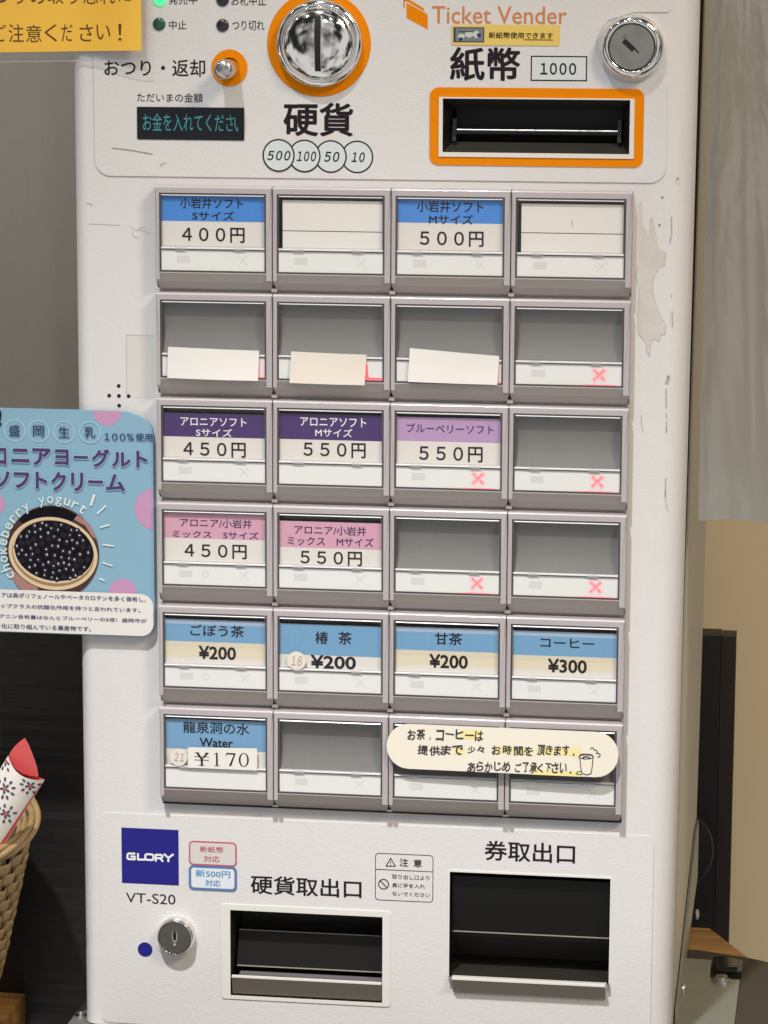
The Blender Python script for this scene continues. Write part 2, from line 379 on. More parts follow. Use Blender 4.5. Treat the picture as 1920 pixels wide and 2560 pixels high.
        if not close: s.add(vs[:n] + vs[-n:], [tuple(range(n)), tuple(range(n, 2 * n))], m)
    def build(s, name, parent=None, label=None):
        me = bpy.data.meshes.new(name); me.from_pydata(s.v, [], s.f); me.validate()
        for m in s.mats: me.materials.append(m)
        if len(me.polygons) == len(s.f):
            me.polygons.foreach_set('material_index', s.m); me.polygons.foreach_set('use_smooth', s.sm)
        else:
            print('validate changed', name, len(me.polygons), len(s.f))
        me.update()
        o = bpy.data.objects.new(name, me); COL.objects.link(o)
        if parent:
            o.parent = parent; o.location = -wloc(parent)
        if label: o['label'] = label
        return o
def wloc(o):
    v = Vector(o.location)
    while o.parent: o = o.parent; v += Vector(o.location)
    return v
def circ(cx, cz, r, n=40, rz=None, a0=0):
    return [(cx + r * math.cos(a0 + 2 * math.pi * k / n), cz + (rz or r) * math.sin(a0 + 2 * math.pi * k / n)) for k in range(n)]
def rr(x0, x1, z0, z1, r, n=8, corners=(1, 1, 1, 1)):   # rounded rectangle; corners: bl br tr tl
    out = []
    for (cx, cz, a, on, px_, pz_) in ((x0 + r, z0 + r, math.pi, corners[0], x0, z0), (x1 - r, z0 + r, 1.5 * math.pi, corners[1], x1, z0),
                            (x1 - r, z1 - r, 0, corners[2], x1, z1), (x0 + r, z1 - r, .5 * math.pi, corners[3], x0, z1)):
        if on: out += [(cx + r * math.cos(a + k * math.pi / 2 / n), cz + r * math.sin(a + k * math.pi / 2 / n)) for k in range(n + 1)]
        else: out.append((px_, pz_))
    return out
def rect(x0, x1, z0, z1): return [(x0, z0), (x1, z0), (x1, z1), (x0, z1)]
def thing(name, label, cat, loc, group=None):
    o = bpy.data.objects.new(name, None); COL.objects.link(o); o.location = loc; o.empty_display_size = .02
    o['label'] = label; o['category'] = cat
    if group: o['group'] = group
    return o
def tag(o, label, cat=None, kind=None, group=None):
    o['label'] = label
    if cat: o['category'] = cat
    if kind: o['kind'] = kind
    if group: o['group'] = group
    return o

# ------------------------------------------------------------------ main sizes of the machine
XL = P('n', 193, 900, .004).x; XR = P('n', 1729, 700, .010).x
ZB = P('n', 217, 2558, 0).z; ZT = P('n', 900, -260, 0).z + .32  # top raised out of view so the machine shades the right wall
CW, CH = .062, .05557                                   # button pitch
BX0, BZ0 = -2 * CW, 2.5 * CH
ZC = ZB - .003                                          # counter top

# ================================================================== SETTING
# beige wall behind and to the right
YW = .55
mb = MB(); mb.box(.02, 1.3, YW, YW + .03, ZC - .5, .75, wallb)
tag(mb.build('beige_wall'), 'plain beige wall behind the ticket machine on the right', kind='structure')
# left: grey wall over a black wood panel
YP = .062
zsplit = P('n', 150, 1420, YP).z
mb = MB(); mb.box(-1.2, .018, .50, .55, ZC - .5, .95, wallg)
# two soft vertical joints in the plaster
tag(mb.build('grey_wall'), 'grey textured wall left of the ticket machine above the black wood panel', kind='structure')
mb = MB(); mb.box(-.9, XL - .002, YP, YP + .05, ZC - .4, zsplit, darkwood)
tag(mb.build('wood_wainscot'), 'black wood-grain wainscot left of the ticket machine behind the wicker basket', 'wainscot')

# counter under the machine
cpts = [PZ('e', 940, 560, ZC), PZ('e', 1450, 640, ZC), PZ('e', 2050, 772, ZC)]
mb = MB()
back = [(p.x, p.y) for p in cpts]
poly = [(XL - .006, -.10), (back[2][0], -.10), back[2], back[1], back[0], (XL + .02, back[0][1] - .004), (XL + .02, .058), (XL - .006, .058)]
mb.prismz(poly, ZC - .40, ZC, mattop)
tag(mb.build('counter'), 'dark brown counter top under the ticket machine', 'counter')
# pale wood table behind the counter on the right
mb = MB()
a = PZ('e', 1450, 641, ZC - .001); b = PZ('e', 1052, 335, ZC - .001)
mb.prismz([(back[0][0] - .1, back[0][1] + .0005), (a.x, a.y + .0005), (b.x, b.y), (back[0][0] - .1, b.y + .0005)], ZC - .04, ZC - .001, wood)
tag(mb.build('wood_table'), 'honey brown wooden table top showing behind the dark counter, right of the machine', 'table')
# wooden shelf, left
pz = P('n', 64, 2484, YP - .001); ZS = pz.z
q = PZ('n', -40, 2607, ZS)
mb = MB(); mb.prismz([(-.8, YP - .001), (-.8, -.16), (pz.x + (q.x - pz.x) * 2.2, pz.y + (q.y - pz.y) * 2.2), (pz.x, pz.y)], ZS - .02, ZS, wood)
tag(mb.build('wood_shelf'), 'small brown wooden shelf under the wicker basket at the bottom left', 'shelf')

# black and brown board standing behind the table
YB = .42
t_ = BOX('O', 240, 180, 342, 182, YB); u_ = BOX('O', 342, 186, 418, 188, YB)
t = thing('door_board', 'tall black and dark brown board standing beyond the wooden table right of the machine', 'board', ((t_[1]), YB, ZC - .4))
mb = MB(); mb.box(t_[0] - .05, t_[1] - .0003, YB - .002, YB + .02, ZC - .4, t_[3], blackwood2); mb.build('black_panel', t)
mb = MB(); mb.box(t_[1], u_[1], YB, YB + .02, ZC - .4, t_[3] - .0008, brownwood); mb.build('brown_strip', t)
# dark blue round object behind the machine
c = P('n', 1790, 2130, .38); c.x -= .0195
mb = MB(); pts = []
for k in range(49):
    th = 2 * math.pi * k / 48
    pts.append((c.x + .012 * math.cos(th), c.y - .0, c.z + .026 * math.sin(th)))
mb.lathe(c.x - .012, c.z, [(.0005, c.y - .004), (.026, c.y - .003), (.0290, c.y - .001), (.0300, c.y + .003), (.0290, c.y + .006), (.0005, c.y + .006)], bluedark)
tag(mb.build('round_disc'), 'dark blue rounded disc edge half hidden behind the machine, in front of the black board', 'disc')

# clear vinyl sheet hanging on the right
mb = MB(); zb_ = P('n', 1800, 1310, .02).z
nx, nz = 220, 110; vs = []; fs = []
for j in range(nz + 1):
    for i in range(nx + 1):
        u = i / nx; w = j / nz
        x = XR + .0055 + u * .34; z = zb_ + w * (.75 - zb_)
        cre = 0.0
        for (u0, k0, wd, am) in ((.10, .05, .010, .006), (.16, -.04, .014, .008), (.205, .03, .007, .005), (.27, -.07, .012, .009), (.33, .05, .010, .007), (.05, .02, .006, .003)):
            d_ = abs(u - u0 - k0 * (1 - w) - .012 * math.sin(w * 6 + u0 * 40)); cre += am * math.exp(-d_ / wd) * (.25 + .75 * w) * (.7 + .3 * math.sin(w * 23 + u0 * 90))
        y = .028 - .10 * u - cre + .0020 * math.sin(u * 58 + w * 9 + 2 * math.sin(w * 7)) * min(1, u * 8) * (.3 + w) + .006 * math.sin(u * 15 + w * 5) * min(1, u * 6) + .004 * math.sin(u * 31 - w * 11 + 1) * min(1, u * 6) - .012 * math.exp(-((u - .13 - .1 * (1 - w)) / .035) ** 2) * w
        zz = z + (.002 * math.sin(u * 19) if j == 0 else 0)
        vs.append((x, y, zz))
for j in range(nz):
    for i in range(nx): fs.append((j * (nx + 1) + i, j * (nx + 1) + i + 1, (j + 1) * (nx + 1) + i + 1, (j + 1) * (nx + 1) + i))
mb.add(vs, fs, vinyl, True)
hem = [(vs[i][0], vs[i][1] - .0005, vs[i][2]) for i in range(nx + 1)]
o = mb.build('vinyl_sheet'); tag(o, 'clear wrinkled vinyl sheet hanging along the right side of the machine', 'vinyl sheet')

# ================================================================== TICKET MACHINE
T = thing('ticket_machine', 'white ticket vending machine with coin slot, bill slot and rows of square buttons', 'ticket machine', (0, 0, ZB))

# door shell: rounded sides
def xr_at(z): return XR + .0006 - .0037 * (.272 - z) / (.272 - ZB)
def door_outline(XR):
    out = [(XR, .036)]
    rR, rL = .0135, .0075
    for k in range(11):
        a = -math.pi / 2 * k / 10; out.append((XR - rR + rR * math.cos(a), rR + rR * math.sin(a)))
    for k in range(11):
        a = -math.pi / 2 - math.pi / 2 * k / 10; out.append((XL + rL + rL * math.cos(a), rL + rL * math.sin(a)))
    out.append((XL, .036)); return out
OUT = BOX('g', 130, 338, 1500, 1180, 0)                 # coin tray opening
TKT = BOX('h', 155, 202, 1527, 1165, 0)                 # ticket opening
BIL = BOX('q4', 188, 182, 1475, 568, 0)                 # bill opening
holes = [rect(*h) for h in (OUT, TKT, BIL)]
mb = MB()
side = door_outline(xr_at(ZB)); side_t = door_outline(xr_at(ZT))
n = len(side); vs = [(a, b, ZB) for a, b in side] + [(a, b, ZT) for a, b in side_t]
idx = [i for i in range(n - 1) if not (abs(side[i][1]) < 1e-6 and abs(side[i + 1][1]) < 1e-6)]
mb.add(vs, [(i, i + 1, n + i + 1, n + i) for i in idx], white, True)
fl = [p for p in side if abs(p[1]) < 1e-6]; xa, xb = min(p[0] for p in fl), max(p[0] for p in fl)
xbt = max(p[0] for p in side_t if abs(p[1]) < 1e-6)
mb.sheet([(xa, ZB), (xb, ZB), (xbt, ZT), (xa, ZT)], 0, white, holes)
mb.add([(a, b, ZT) for a, b in side_t], [tuple(range(n))], white); mb.add([(a, b, ZB) for a, b in side], [tuple(range(n))], white)
# marks of age on the door itself
def stroke(mb, fr, pts, w, m, d=0.0, lift=.0001): mb.line([XZ(fr, x, y, d) for x, y in pts], w, d - lift, m)
for pts, w, m in ((((1160, 178), (1150, 200)), .0005, scuff2),):
    stroke(mb, 'D', pts, w, m)
res = [(1100, 115), (1112, 108), (1120, 215), (1135, 235), (1142, 280), (1150, 190), (1160, 175), (1172, 230), (1190, 318), (1217, 330), (1214, 385), (1188, 395),
       (1165, 440), (1158, 480), (1170, 540), (1192, 605), (1218, 640), (1216, 680), (1196, 690), (1188, 715), (1170, 703), (1155, 712), (1146, 780), (1136, 760), (1128, 715), (1098, 680), (1096, 600), (1102, 500), (1088, 430), (1098, 390)]
mb.sheet([XZ('D', x, y, 0) for x, y in res], -.00008, stain)
mb.line([XZ('D', x, y, 0) for x, y in res[9:30]], .00022, -.00012, scuff2)
for pts in (((1243, 175), (1243, 250)), ((1240, 255), (1236, 290)), ((1241, 512), (1241, 522)), ((1244, 585), (1246, 650))): stroke(mb, 'D', pts, .0003, scuff)
for pts in (((1219, 55), (1219, 140)), ((1219, 160), (1220, 180)), ((1221, 195), (1221, 245)), ((1217, 440), (1215, 520)), ((1228, -5), (1229, 10)), ((1110, 170), (1117, 240))): stroke(mb, 'G', pts, .0003, scuff)
stroke(mb, 'G', ((1215, 500), (1219, 560), (1228, 580)), .0003, scuff2)
for x, y in ((1203, 93), (1190, 212), (1270, 772 - 760)): mb.disc(*XZ('D', x, y, 0), .0007, -.0001, scuff, 8)
for x, y in ((1228, 870), (1222, 890)): mb.disc(*XZ('D', x, y, 0), .0009, -.0001, scuff2, 8)
stroke(mb, 'q1', ((435, 1333), (560, 1346), (650, 1360), (740, 1378), (800, 1388)), .0004, scuff, 0, .0010)
stroke(mb, 'q1', ((870, 1500), (880, 1478), (920, 1468)), .0003, scuff2, 0, .0010)
stroke(mb, 'C', ((385, 207), (450, 210), (520, 214)), .0003, scuff2); stroke(mb, 'C', ((372, 118), (395, 122), (398, 132)), .0005, scuff2)
for pts in (((565, 218), (580, 232), (615, 235), (645, 250)), ((570, 240), (575, 262), (598, 268)), ((600, 225), (625, 222))): stroke(mb, 'C', pts, .0003, scuff2)
tp = BOX('C', 545, 688, 668, 960, 0); mb.sheet(rect(*tp), -.00008, tapem)
mb.line([(tp[0], tp[2]), (tp[0], tp[3]), (tp[1], tp[3])], .00025, -.00013, scuff2)
stroke(mb, 'J', ((497, 400), (495, 450)), .0006, scuff2)
# small white ledges at the foot of the button columns
for j in range(6):
    for i in range(5):
        x = BX0 + i * CW; z = BZ0 - (j + 1) * CH + .0012
        if 0 < i < 4: mb.box(x - .0015, x + .0015, -.0034, -.0001, z - .0008, z + .0012, white2)
mb.build('door', T)
# dark joint and cabinet
def tapered(mb, xl, off, offt, y0, y1, z0, z1, m):
    xb_, xt_ = xr_at(z0) + off, xr_at(z1) + offt
    vs = [(xl, y0, z0), (xb_, y0, z0), (xb_, y1, z0), (xl, y1, z0), (xl, y0, z1), (xt_, y0, z1), (xt_, y1, z1), (xl, y1, z1)]
    mb.add(vs, [(0, 1, 5, 4), (1, 2, 6, 5), (2, 3, 7, 6), (3, 0, 4, 7), (4, 5, 6, 7), (3, 2, 1, 0)], m)
mb = MB(); tapered(mb, XL + .004, -.0010, .0034, .0365, .0415, ZB + .001, ZT - .001, seam); mb.build('door_seal', T)
mb = MB(); tapered(mb, XL + .003, .0004, .0036, .042, .345, ZB, ZT, side_m); mb.build('cabinet', T)

# upper control plate
mb = MB(); yu = -.0007
x0, z0 = XZ('q1', 283, 1582, 0); x1 = P('n', 1668, 300, 0).x; r = .0085
lx, lz = XZ('q5', 618, 615, 0); lr = .0180
ZU = P('n', 900, -200, 0).z; outer = [(x0, ZU)]
outer += [(x0 + r + r * math.cos(math.pi + k * math.pi / 20), z0 + r + r * math.sin(math.pi + k * math.pi / 20)) for k in range(11)]
outer += [(x1 - r + r * math.cos(-math.pi / 2 + k * math.pi / 20), z0 + r + r * math.sin(-math.pi / 2 + k * math.pi / 20)) for k in range(11)]
zc0 = P('n', 1672, 212, 0).z; outer += [(x1, zc0)]
for k in range(17):
    a = math.radians(-38 - k * (142 + 90 - 38 + 10) / 16 * 1.0) ; outer.append((lx + lr * math.cos(a), lz + lr * math.sin(a)))
tz = P('n', 1640, 30, 0).z; outer[-1] = (lx + .001, tz)
x2 = P('n', 1677, 15, 0).x
outer += [(x2 - .0015, tz), (x2, tz + .0015), (x2, ZU)]
mb.plate(outer, yu, 0, white, [rect(*BIL)])
K = [('発売中', 'A', 728, -24, 852, 20), ('お札中止', 'A', 1000, -22, 1150, 25), ('中止', 'A', 730, 88, 806, 128), ('つり切れ', 'A', 1003, 88, 1143, 132)]
for t_, fr, a, b, c_, d_ in K: mb.text(t_, fr, a, b, c_, d_, yu, ink, .004)
mb.text('おつり・返却', 'A', 450, 254, 887, 332, yu, ink, .010)
mb.text('ただいまの金額', 'A', 592, 401, 876, 443, yu, ink, .004)
mb.text('硬貨', 'q2', 315, 1178, 1120, 1575, yu, ink, .022)
mb.text('紙幣', 'q3', 482, 388, 1062, 674, yu, ink, .022)
mb.text('Ticket Vender', 'q3', 332, 50, 1450, 202, yu, orange2, .004)
mb.sheet([XZ('q3', x, y, yu) for x, y in ((120, 22), (285, 112), (297, 128), (297, 245), (122, 150))], yu - .0001, orange)
mb.sheet([XZ('q3', x, y, yu) for x, y in ((93, -25), (100, -30), (262, 66), (270, 96), (118, 8), (107, 16), (107, 74), (95, 62))], yu - .0001, orange)
cs = [(262, 1790, '500', (130, 1735, 400, 1850)), (560, 1797, '100', (470, 1740, 695, 1860)), (862, 1803, '50', (785, 1745, 962, 1867)), (1166, 1808, '10', (1100, 1752, 1255, 1870))]
for k, (x, y, s_, bx) in enumerate(reversed(cs)):
    cx, cz = XZ('q2', x, y, yu); R_ = SC('q2', x, y, 186, yu); l_ = .0001 + .00009 * k
    mb.disc(cx, cz, R_, yu - l_, ink); mb.disc(cx, cz, R_ - SC('q2', x, y, 17, yu), yu - l_ - .00003, paleblue)
    mb.text(s_, 'q2', *bx, yu, ink, .022, .22, l_ + .00006)
bx = BOX('q3', 1152, 462, 1617, 675, yu); mb.sheet(rect(*bx), yu - .0001, ink)
k_ = .00065; mb.sheet(rect(bx[0] + k_, bx[1] - k_, bx[2] + k_, bx[3] - k_), yu - .00014, paleblue)
mb.text('1000', 'q3', 1232, 520, 1528, 622, yu, ink, .022, 0, .0002)
mb.build('control_panel', T)

# bill slot
mb = MB(); o_ = BOX('q4', 97, 105, 1568, 660, yu); i_ = BOX('q4', 160, 172, 1505, 600, yu)
mb.plate(rr(*o_, SC('q4', 97, 105, 62, yu)), yu - .0005, yu + .0001, orange, [rect(*i_)])
bz = mb.build('bill_slot', T)
mb = MB()
mb.plate(rect(*i_), yu - .0011, yu + .0002, white2, [rect(*BIL)]); mb.build('bezel', bz)
mb = MB(); B = BIL; w_ = .0012
# bill mouth: a dark funnel
xi0, xi1 = B[0] + .0045, B[1] - .0045; zi1 = B[3] - .0055; zi0 = B[2] + .005
yb = .011
mb.add([(B[0], -.0005, B[3]), (B[1], -.0005, B[3]), (xi1, yb, zi1), (xi0, yb, zi1)], [(0, 1, 2, 3)], traydark)
mb.add([(B[0], -.0005, B[2]), (B[1], -.0005, B[2]), (xi1, yb - .004, zi0), (xi0, yb - .004, zi0)], [(3, 2, 1, 0)], traydark)
mb.add([(B[0], -.0005, B[2]), (B[0], -.0005, B[3]), (xi0, yb, zi1), (xi0, yb - .004, zi0)], [(0, 1, 2, 3)], blackgl)
mb.add([(B[1], -.0005, B[2]), (B[1], -.0005, B[3]), (xi1, yb, zi1), (xi1, yb - .004, zi0)], [(3, 2, 1, 0)], blackgl)
mb.box(xi0, xi1, yb + .006, yb + .008, zi0, zi1, black)
prof = []
zr = zi0 + .0062
for k in range(13):
    a = math.pi * k / 12; prof.append((yb - .001 + .0030 * math.cos(a + math.pi / 2) - .0, zr - .0022 + .0022 * math.sin(a + math.pi / 2)))
mb.prismx([(yb - .006, zr - .002), (yb - .0062, zr - .0012), (yb - .0055, zr - .0003), (yb - .0045, zr), (yb + .006, zr + .0004), (yb + .006, zr - .004), (yb - .003, zr - .004)], xi0, xi1, blackgl)
mb.tube([(xi0 + .001, yb - .0055, zr), (xi1 - .001, yb - .0055, zr)], .00045, mat('roller_shine', (.75, .75, .74), .28, 1.0, bump=[(60, .5, .004, (1, 0, 0))]), 12)  # bright rod added in place of the roller's highlight line
for xs, sg in ((xi0, 1), (xi1, -1)):
    mb.prismx([(yb - .008, zi0 + .0005), (yb - .009, zi0 + .003), (yb - .006, zi0 + .012), (yb - .002, zi0 + .012), (yb - .002, zi0 + .0005)], min(xs, xs + sg * .002), max(xs, xs + sg * .002), blackgl)
mb.build('bill_mouth', bz)

# coin slot
cx, cz = XZ('q2', 725, 505, yu); ro = SC('q2', 725, 505, 598, yu)
mb = MB(); mb.lathe(cx, cz, [(.0001, yu - .0006), (ro - .0004, yu - .0006), (ro, yu - .0002), (ro, yu + .0002)], orange, 64, False)
cslot = mb.build('coin_slot', T)
mb = MB(); cx, cz = XZ('q2', 723, 500, -.006); rd = SC('q2', 723, 500, 494, -.006)
prof = [(rd, yu - .0006), (rd, -.0052), (rd - .0006, -.0064), (rd - .0030, -.0072), (rd - .0034, -.0070)]
r1 = rd - .0034
for k in range(1, 13):
    a = math.pi / 2 * k / 12; prof.append((r1 * math.cos(a) ** .85 if k < 12 else .00001, -.0070 - .0062 * math.sin(a)))
# the slit's darkness is a black strip laid on the closed dome
n_ = 96; vs = []; fs = []
sw = SC('q2', 700, 500, 34, -.012); szt = P('q2', 705, 180, -.012).z; szb = P('q2', 705, 822, -.012).z
mb.lathe(cx, cz, prof, chrome, 72)
sx = P('q2', 710, 500, -.013).x
d_ = mb.build('chrome_dome', cslot)
mb = MB()
def domey(x, z):
    rr_ = math.hypot(x - cx, z - cz) / r1; c_ = min(1, rr_) ** (1 / .85); return -.0070 - .0062 * math.sqrt(max(0, 1 - c_ * c_)) - .00025
nseg = 24; vs = []
for k in range(nseg + 1):
    z = szb + (szt - szb) * k / nseg
    for x in (sx - sw, sx + sw): vs.append((x, domey(x, z), z))
mb.add(vs, [(2 * k, 2 * k + 1, 2 * k + 3, 2 * k + 2) for k in range(nseg)], black)
for sgn in (-1, 1):
    x = sx + sgn * sw; vs2 = []
    for k in range(nseg + 1):
        z = szb + (szt - szb) * k / nseg; vs2 += [(x, domey(x, z) - .00012, z), (x + sgn * .00022, domey(x, z) - .00005, z)]
    mb.add(vs2, [(2 * k, 2 * k + 1, 2 * k + 3, 2 * k + 2) for k in range(nseg)], chrome2)
mb.build('slot', cslot)

# return knob
cx, cz = XZ('A', 992, 293, yu); ro = SC('A', 990, 292, 77, yu)
mb = MB(); mb.plate(circ(cx, cz, ro, 48), yu - .0006, yu + .0001, orange, [circ(cx, cz, ro * .56, 40)])
mb.lathe(cx, cz, [(ro * .56, yu - .0006), (ro * .54, yu - .0001), (.0001, yu - .0001)], black, 40, False)
kn = mb.build('return_button', T)
mb = MB(); kx, kz = XZ('q1', 1500, 618, yu); rk = SC('q1', 1415, 630, 88, -.022)
mb.lathe(kx, kz, [(rk * .98, yu - .0002), (rk, -.0185), (rk * .97, -.0200), (rk * .86, -.0212), (rk * .5, -.0217), (.00001, -.0218)], chrome2, 40)
mb.build('knob', kn)

# indicator lamps
for x, y, m, lb in ((690, 0, ledgreen, 'green lamp, lit'), (688, 104, ledgdark, 'dark green lamp, unlit'), (962, 0, lednavy, None), (962, 110, lednavy, None)):
    cx, cz = XZ('A', x, y, yu); r_ = SC('A', x, y, 27, yu)
    mb = MB(); mb.lathe(cx, cz, [(r_, yu), (r_, yu - .0005), (r_ * .8, yu - .0011), (r_ * .4, yu - .0014), (.00001, yu - .0015)], m, 24)
    mb.build('indicator_lamp', T, lb)

# amount display
mb = MB(); bx = BOX('A', 592, 461, 1056, 607, yu)
mb.slab(rr(*bx, .0006), yu - .0004, yu, dispm)
mb.text('お金を入れてくださ', 'q1', 712, 1018, 1530, 1188, yu, vfd, -.006, 0, .00055)
stroke(mb, 'q1', ((1543, 1065), (1543, 1120), (1552, 1165), (1566, 1182), (1568, 1150)), .00055, vfd, yu, .00055)
mb.build('display', T)

# locks
def lock(fr, x, y, rbase, rface, dp, face_m, key, ring_m, slot_ang, base_m, label):
    cx, cz = XZ(fr, x, y, -dp); R_ = SC(fr, x, y, rbase, -dp); r_ = SC(fr, x, y, rface, -dp)
    mb = MB()
    mb.lathe(cx, cz, [(R_ * 1.02, 0), (R_ * 1.02, -dp * .45), (R_, -dp * .62), (R_ * .93, -dp * .9), (R_ * .84, -dp), (r_ * 1.09, -dp), (r_ * 1.04, -dp * .93), (r_ * 1.04, -dp * .8)], ring_m, 64)
    k = mb.build('lock', T, label)
    mb = MB(); mb.lathe(cx, cz, [(r_ * 1.06, -dp * .85), (r_ * .985, -dp * .86)], black, 48)
    mb.lathe(cx, cz, [(r_, -dp * .86), (r_, -dp * .955), (r_ * .985, -dp * .975), (.00001, -dp * .985)], face_m, 48, False)
    yk = -dp * .985 - .0001
    if key == 'slot':
        L_, w_ = r_ * .36, r_ * .12; ca, sa = math.cos(slot_ang), math.sin(slot_ang); ox, oz = -r_ * .10, r_ * .05
        q = [(-L_, -w_), (L_ * .75, -w_), (L_ * .75, w_), (-L_, w_)]
        mb.sheet([(cx + ox + a * ca - b * sa, cz + oz + a * sa + b * ca) for a, b in q], yk, black)
        q = [(L_ * .75, w_ * .2), (L_ * 1.45, w_ * .2), (L_ * 1.45, w_ * .7), (L_ * .75, w_ * .9)]
        mb.sheet([(cx + ox + a * ca - b * sa, cz + oz + a * sa + b * ca) for a, b in q], yk, black)
        mb.line([(cx + ox + a * ca - b * sa, cz + oz + a * sa + b * ca) for a, b in ((-L_ * 1.25, w_ * 2.2), (-L_ * 1.3, w_ * .5), (-L_, w_ * 1.6))], .0003, yk, darkmetal)
    else:
        mb.sheet(circ(cx, cz + r_ * .1, r_ * .17, 20, r_ * .38), yk, keym)
        mb.sheet(circ(cx, cz + r_ * .14, r_ * .12, 20, r_ * .34), yk - .00008, black)
        mb.disc(cx, cz - r_ * .42, r_ * .09, yk, keym, 12)
    mb.build('lock_cylinder', k)
lock('q5', 618, 610, 412, 290, .0085, mat('lock_face_satin', (.40, .385, .36), .34, .9, var=[(140, .5, (.72, .72, .70))]), 'slot', chrome, math.radians(-42), None, 'large chrome lock beside the bill slot')
lock('f', 1090, 208, 216, 180, .0068, darkmetal, 'key', chrome, 0, None, 'small dark-faced lock beside the coin tray')
mb = MB(); cx, cz = XZ('f', 1108, 200, 0); mb.lathe(cx, cz, [(SC('f', 1108, 200, 250, 0), 0), (SC('f', 1108, 200, 247, 0), -.0009), (.0001, -.0009)], white2, 48, False)
mb.build('lock_collar', T)

# lower outlet plate
mb = MB(); yl = -.00035
x0, z0 = XZ('f', 258, 1172, 0); x1 = P('n', 1631, 2300, 0).x; z1 = P('J', 450, 122, 0).z
mb.plate(rr(x0, x1, z0, z1, .004), yl, 0, white, [rect(*OUT), rect(*TKT)])
fx = BOX('g', 46, 284, 1572, 1215, yl)
mb.plate(rr(*fx, .0018), yl - .0005, yl + .0001, white2, [rect(*OUT)])
fx = BOX('h', 140, 186, 1540, 1180, yl)
mb.plate(rr(*fx, .0012), yl - .0003, yl + .0001, white2, [rect(*TKT)])
mb.text('硬貨取出口', 'g', 313, 25, 1312, 240, yl, ink, .014)
mb.text('券取出口', 'K', 435, 242, 825, 346, yl, ink, .014)
mb.text('VT-S20', 'q7', 160, 880, 732, 1022, yl, ink, -.002)
mb.sheet(rect(*BOX('q7', 108, 132, 771, 801, yl)), yl - .0001, navy)
# maker's wide lettering, drawn stroke by stroke
def L7(x, y): return XZ('q7', x, y, yl)
gw = .0011; gy = yl - .0002
def gl(pts): mb.line([L7(x, y) for x, y in pts], gw, gy, inkwhite)
gl([(262, 432), (195, 430), (180, 442), (178, 482), (192, 495), (262, 497), (262, 466), (220, 464)])
gl([(300, 434), (300, 500), (375, 502)])
gl([(402, 438), (385, 450), (385, 490), (400, 503), (460, 506), (478, 494), (478, 455), (462, 441), (402, 438)])
gl([(505, 516), (505, 446), (560, 446), (580, 455), (580, 475), (562, 485), (520, 484)]); gl([(556, 486), (585, 520)])
gl([(604, 440), (650, 482), (704, 442)]); gl([(650, 482), (650, 522)])
mb.disc(*XZ('f', 750, 340, yl), SC('f', 750, 340, 85, yl), yl - .0001, navy, 36)
# caution box
bx = BOX('q8', 287, 692, 1378, 1634, yl); rv = SC('q8', 287, 692, 70, yl)
mb.ring(rr(*bx, rv), rr(bx[0] + .00038, bx[1] - .00038, bx[2] + .00038, bx[3] - .00038, rv - .0003), yl - .0001, ink)
mb.line([XZ('q8', 300, 1003, yl), XZ('q8', 1370, 1052, yl)], .0004, yl - .0001, ink)
tri = [(577, 795), (667, 945), (490, 945), (577, 795), (667, 945)]
mb.line([XZ('q8', x, y, yl) for x, y in tri], .0005, yl - .0001, ink); mb.text('!', 'q8', 568, 845, 586, 930, yl, ink, .01)
mb.text('注', 'q8', 748, 795, 912, 955, yl, ink, .012); mb.text('意', 'q8', 1010, 812, 1166, 968, yl, ink, .012)
cx, cz = XZ('q8', 445, 1286, yl); R_ = SC('q8', 445, 1286, 103, yl)
mb.ring(circ(cx, cz, R_), circ(cx, cz, R_ - .00055), yl - .0001, ink); mb.line([(cx - R_ * .66, cz + R_ * .66), (cx + R_ * .66, cz - R_ * .66)], .0006, yl - .0001, ink)
mb.text('取り出し口より', 'q8', 605, 1095, 1310, 1215, yl, ink, .006); mb.text('奥に手を入れ', 'q8', 605, 1258, 1226, 1370, yl, ink, .006)
mb.text('ないでください', 'q8', 610, 1422, 1320, 1532, yl, ink, .006)
mb.build('outlet_panel', T)

# coin tray
mb = MB(); B = OUT; y1 = .030
slope = P('g', 700, 1000, 0).z
zt_ = P('g', 145, 965, -.002).z; ztr = P('g', 1500, 1018, -.002).z; zl = (zt_ + ztr) / 2
zback = B[3]
mb.add([(B[0], 0, B[2]), (B[0], 0, B[3]), (B[0] + .001, y1, B[3]), (B[0] + .001, y1, B[2])], [(0, 1, 2, 3)], traydark)
mb.add([(B[1], 0, B[2]), (B[1], 0, B[3]), (B[1] - .001, y1, B[3]), (B[1] - .001, y1, B[2])], [(3, 2, 1, 0)], traydark)
mb.box(B[0], B[1], y1, y1 + .002, B[2], B[3], traydark)
mb.box(B[0], B[1], 0, y1, B[2] - .002, B[2], traydark); mb.box(B[0], B[1], .0005, y1, B[3], B[3] + .002, traydark)
ct = mb.build('coin_tray', T)
mb = MB(); zf = P('g', 700, 535, .014).z; zf2 = P('g', 700, 860, .008).z
mb.prismx([(.013, zf + .0002), (.0145, zf + .0006), (.0145, zf - .0004), (.0085, zf2 - .0004), (.007, zf2)], B[0] + .0022, B[1] - .0012, flapm)
mb.box(B[0] + .0023, B[1] - .0013, .0126, .0131, zf - .0001, zf + .0003, mat('flap_lit_line', (.30, .29, .24), .4)); mb.box(B[0] + .0023, B[1] - .0013, .0066, .0071, zf2 - .0002, zf2 + .0003, MAT['flap_lit_line']); mb.build('flap', ct)
mb = MB()
mb.prismx([(-.0016, zl + .0002), (.0006, zl + .0006), (.004, zl - .001), (.012, B[2] + .0005), (.0010, B[2] + .0005), (.0004, B[2] + .0012)], B[0] + .0009, B[1] - .0003, lipm)
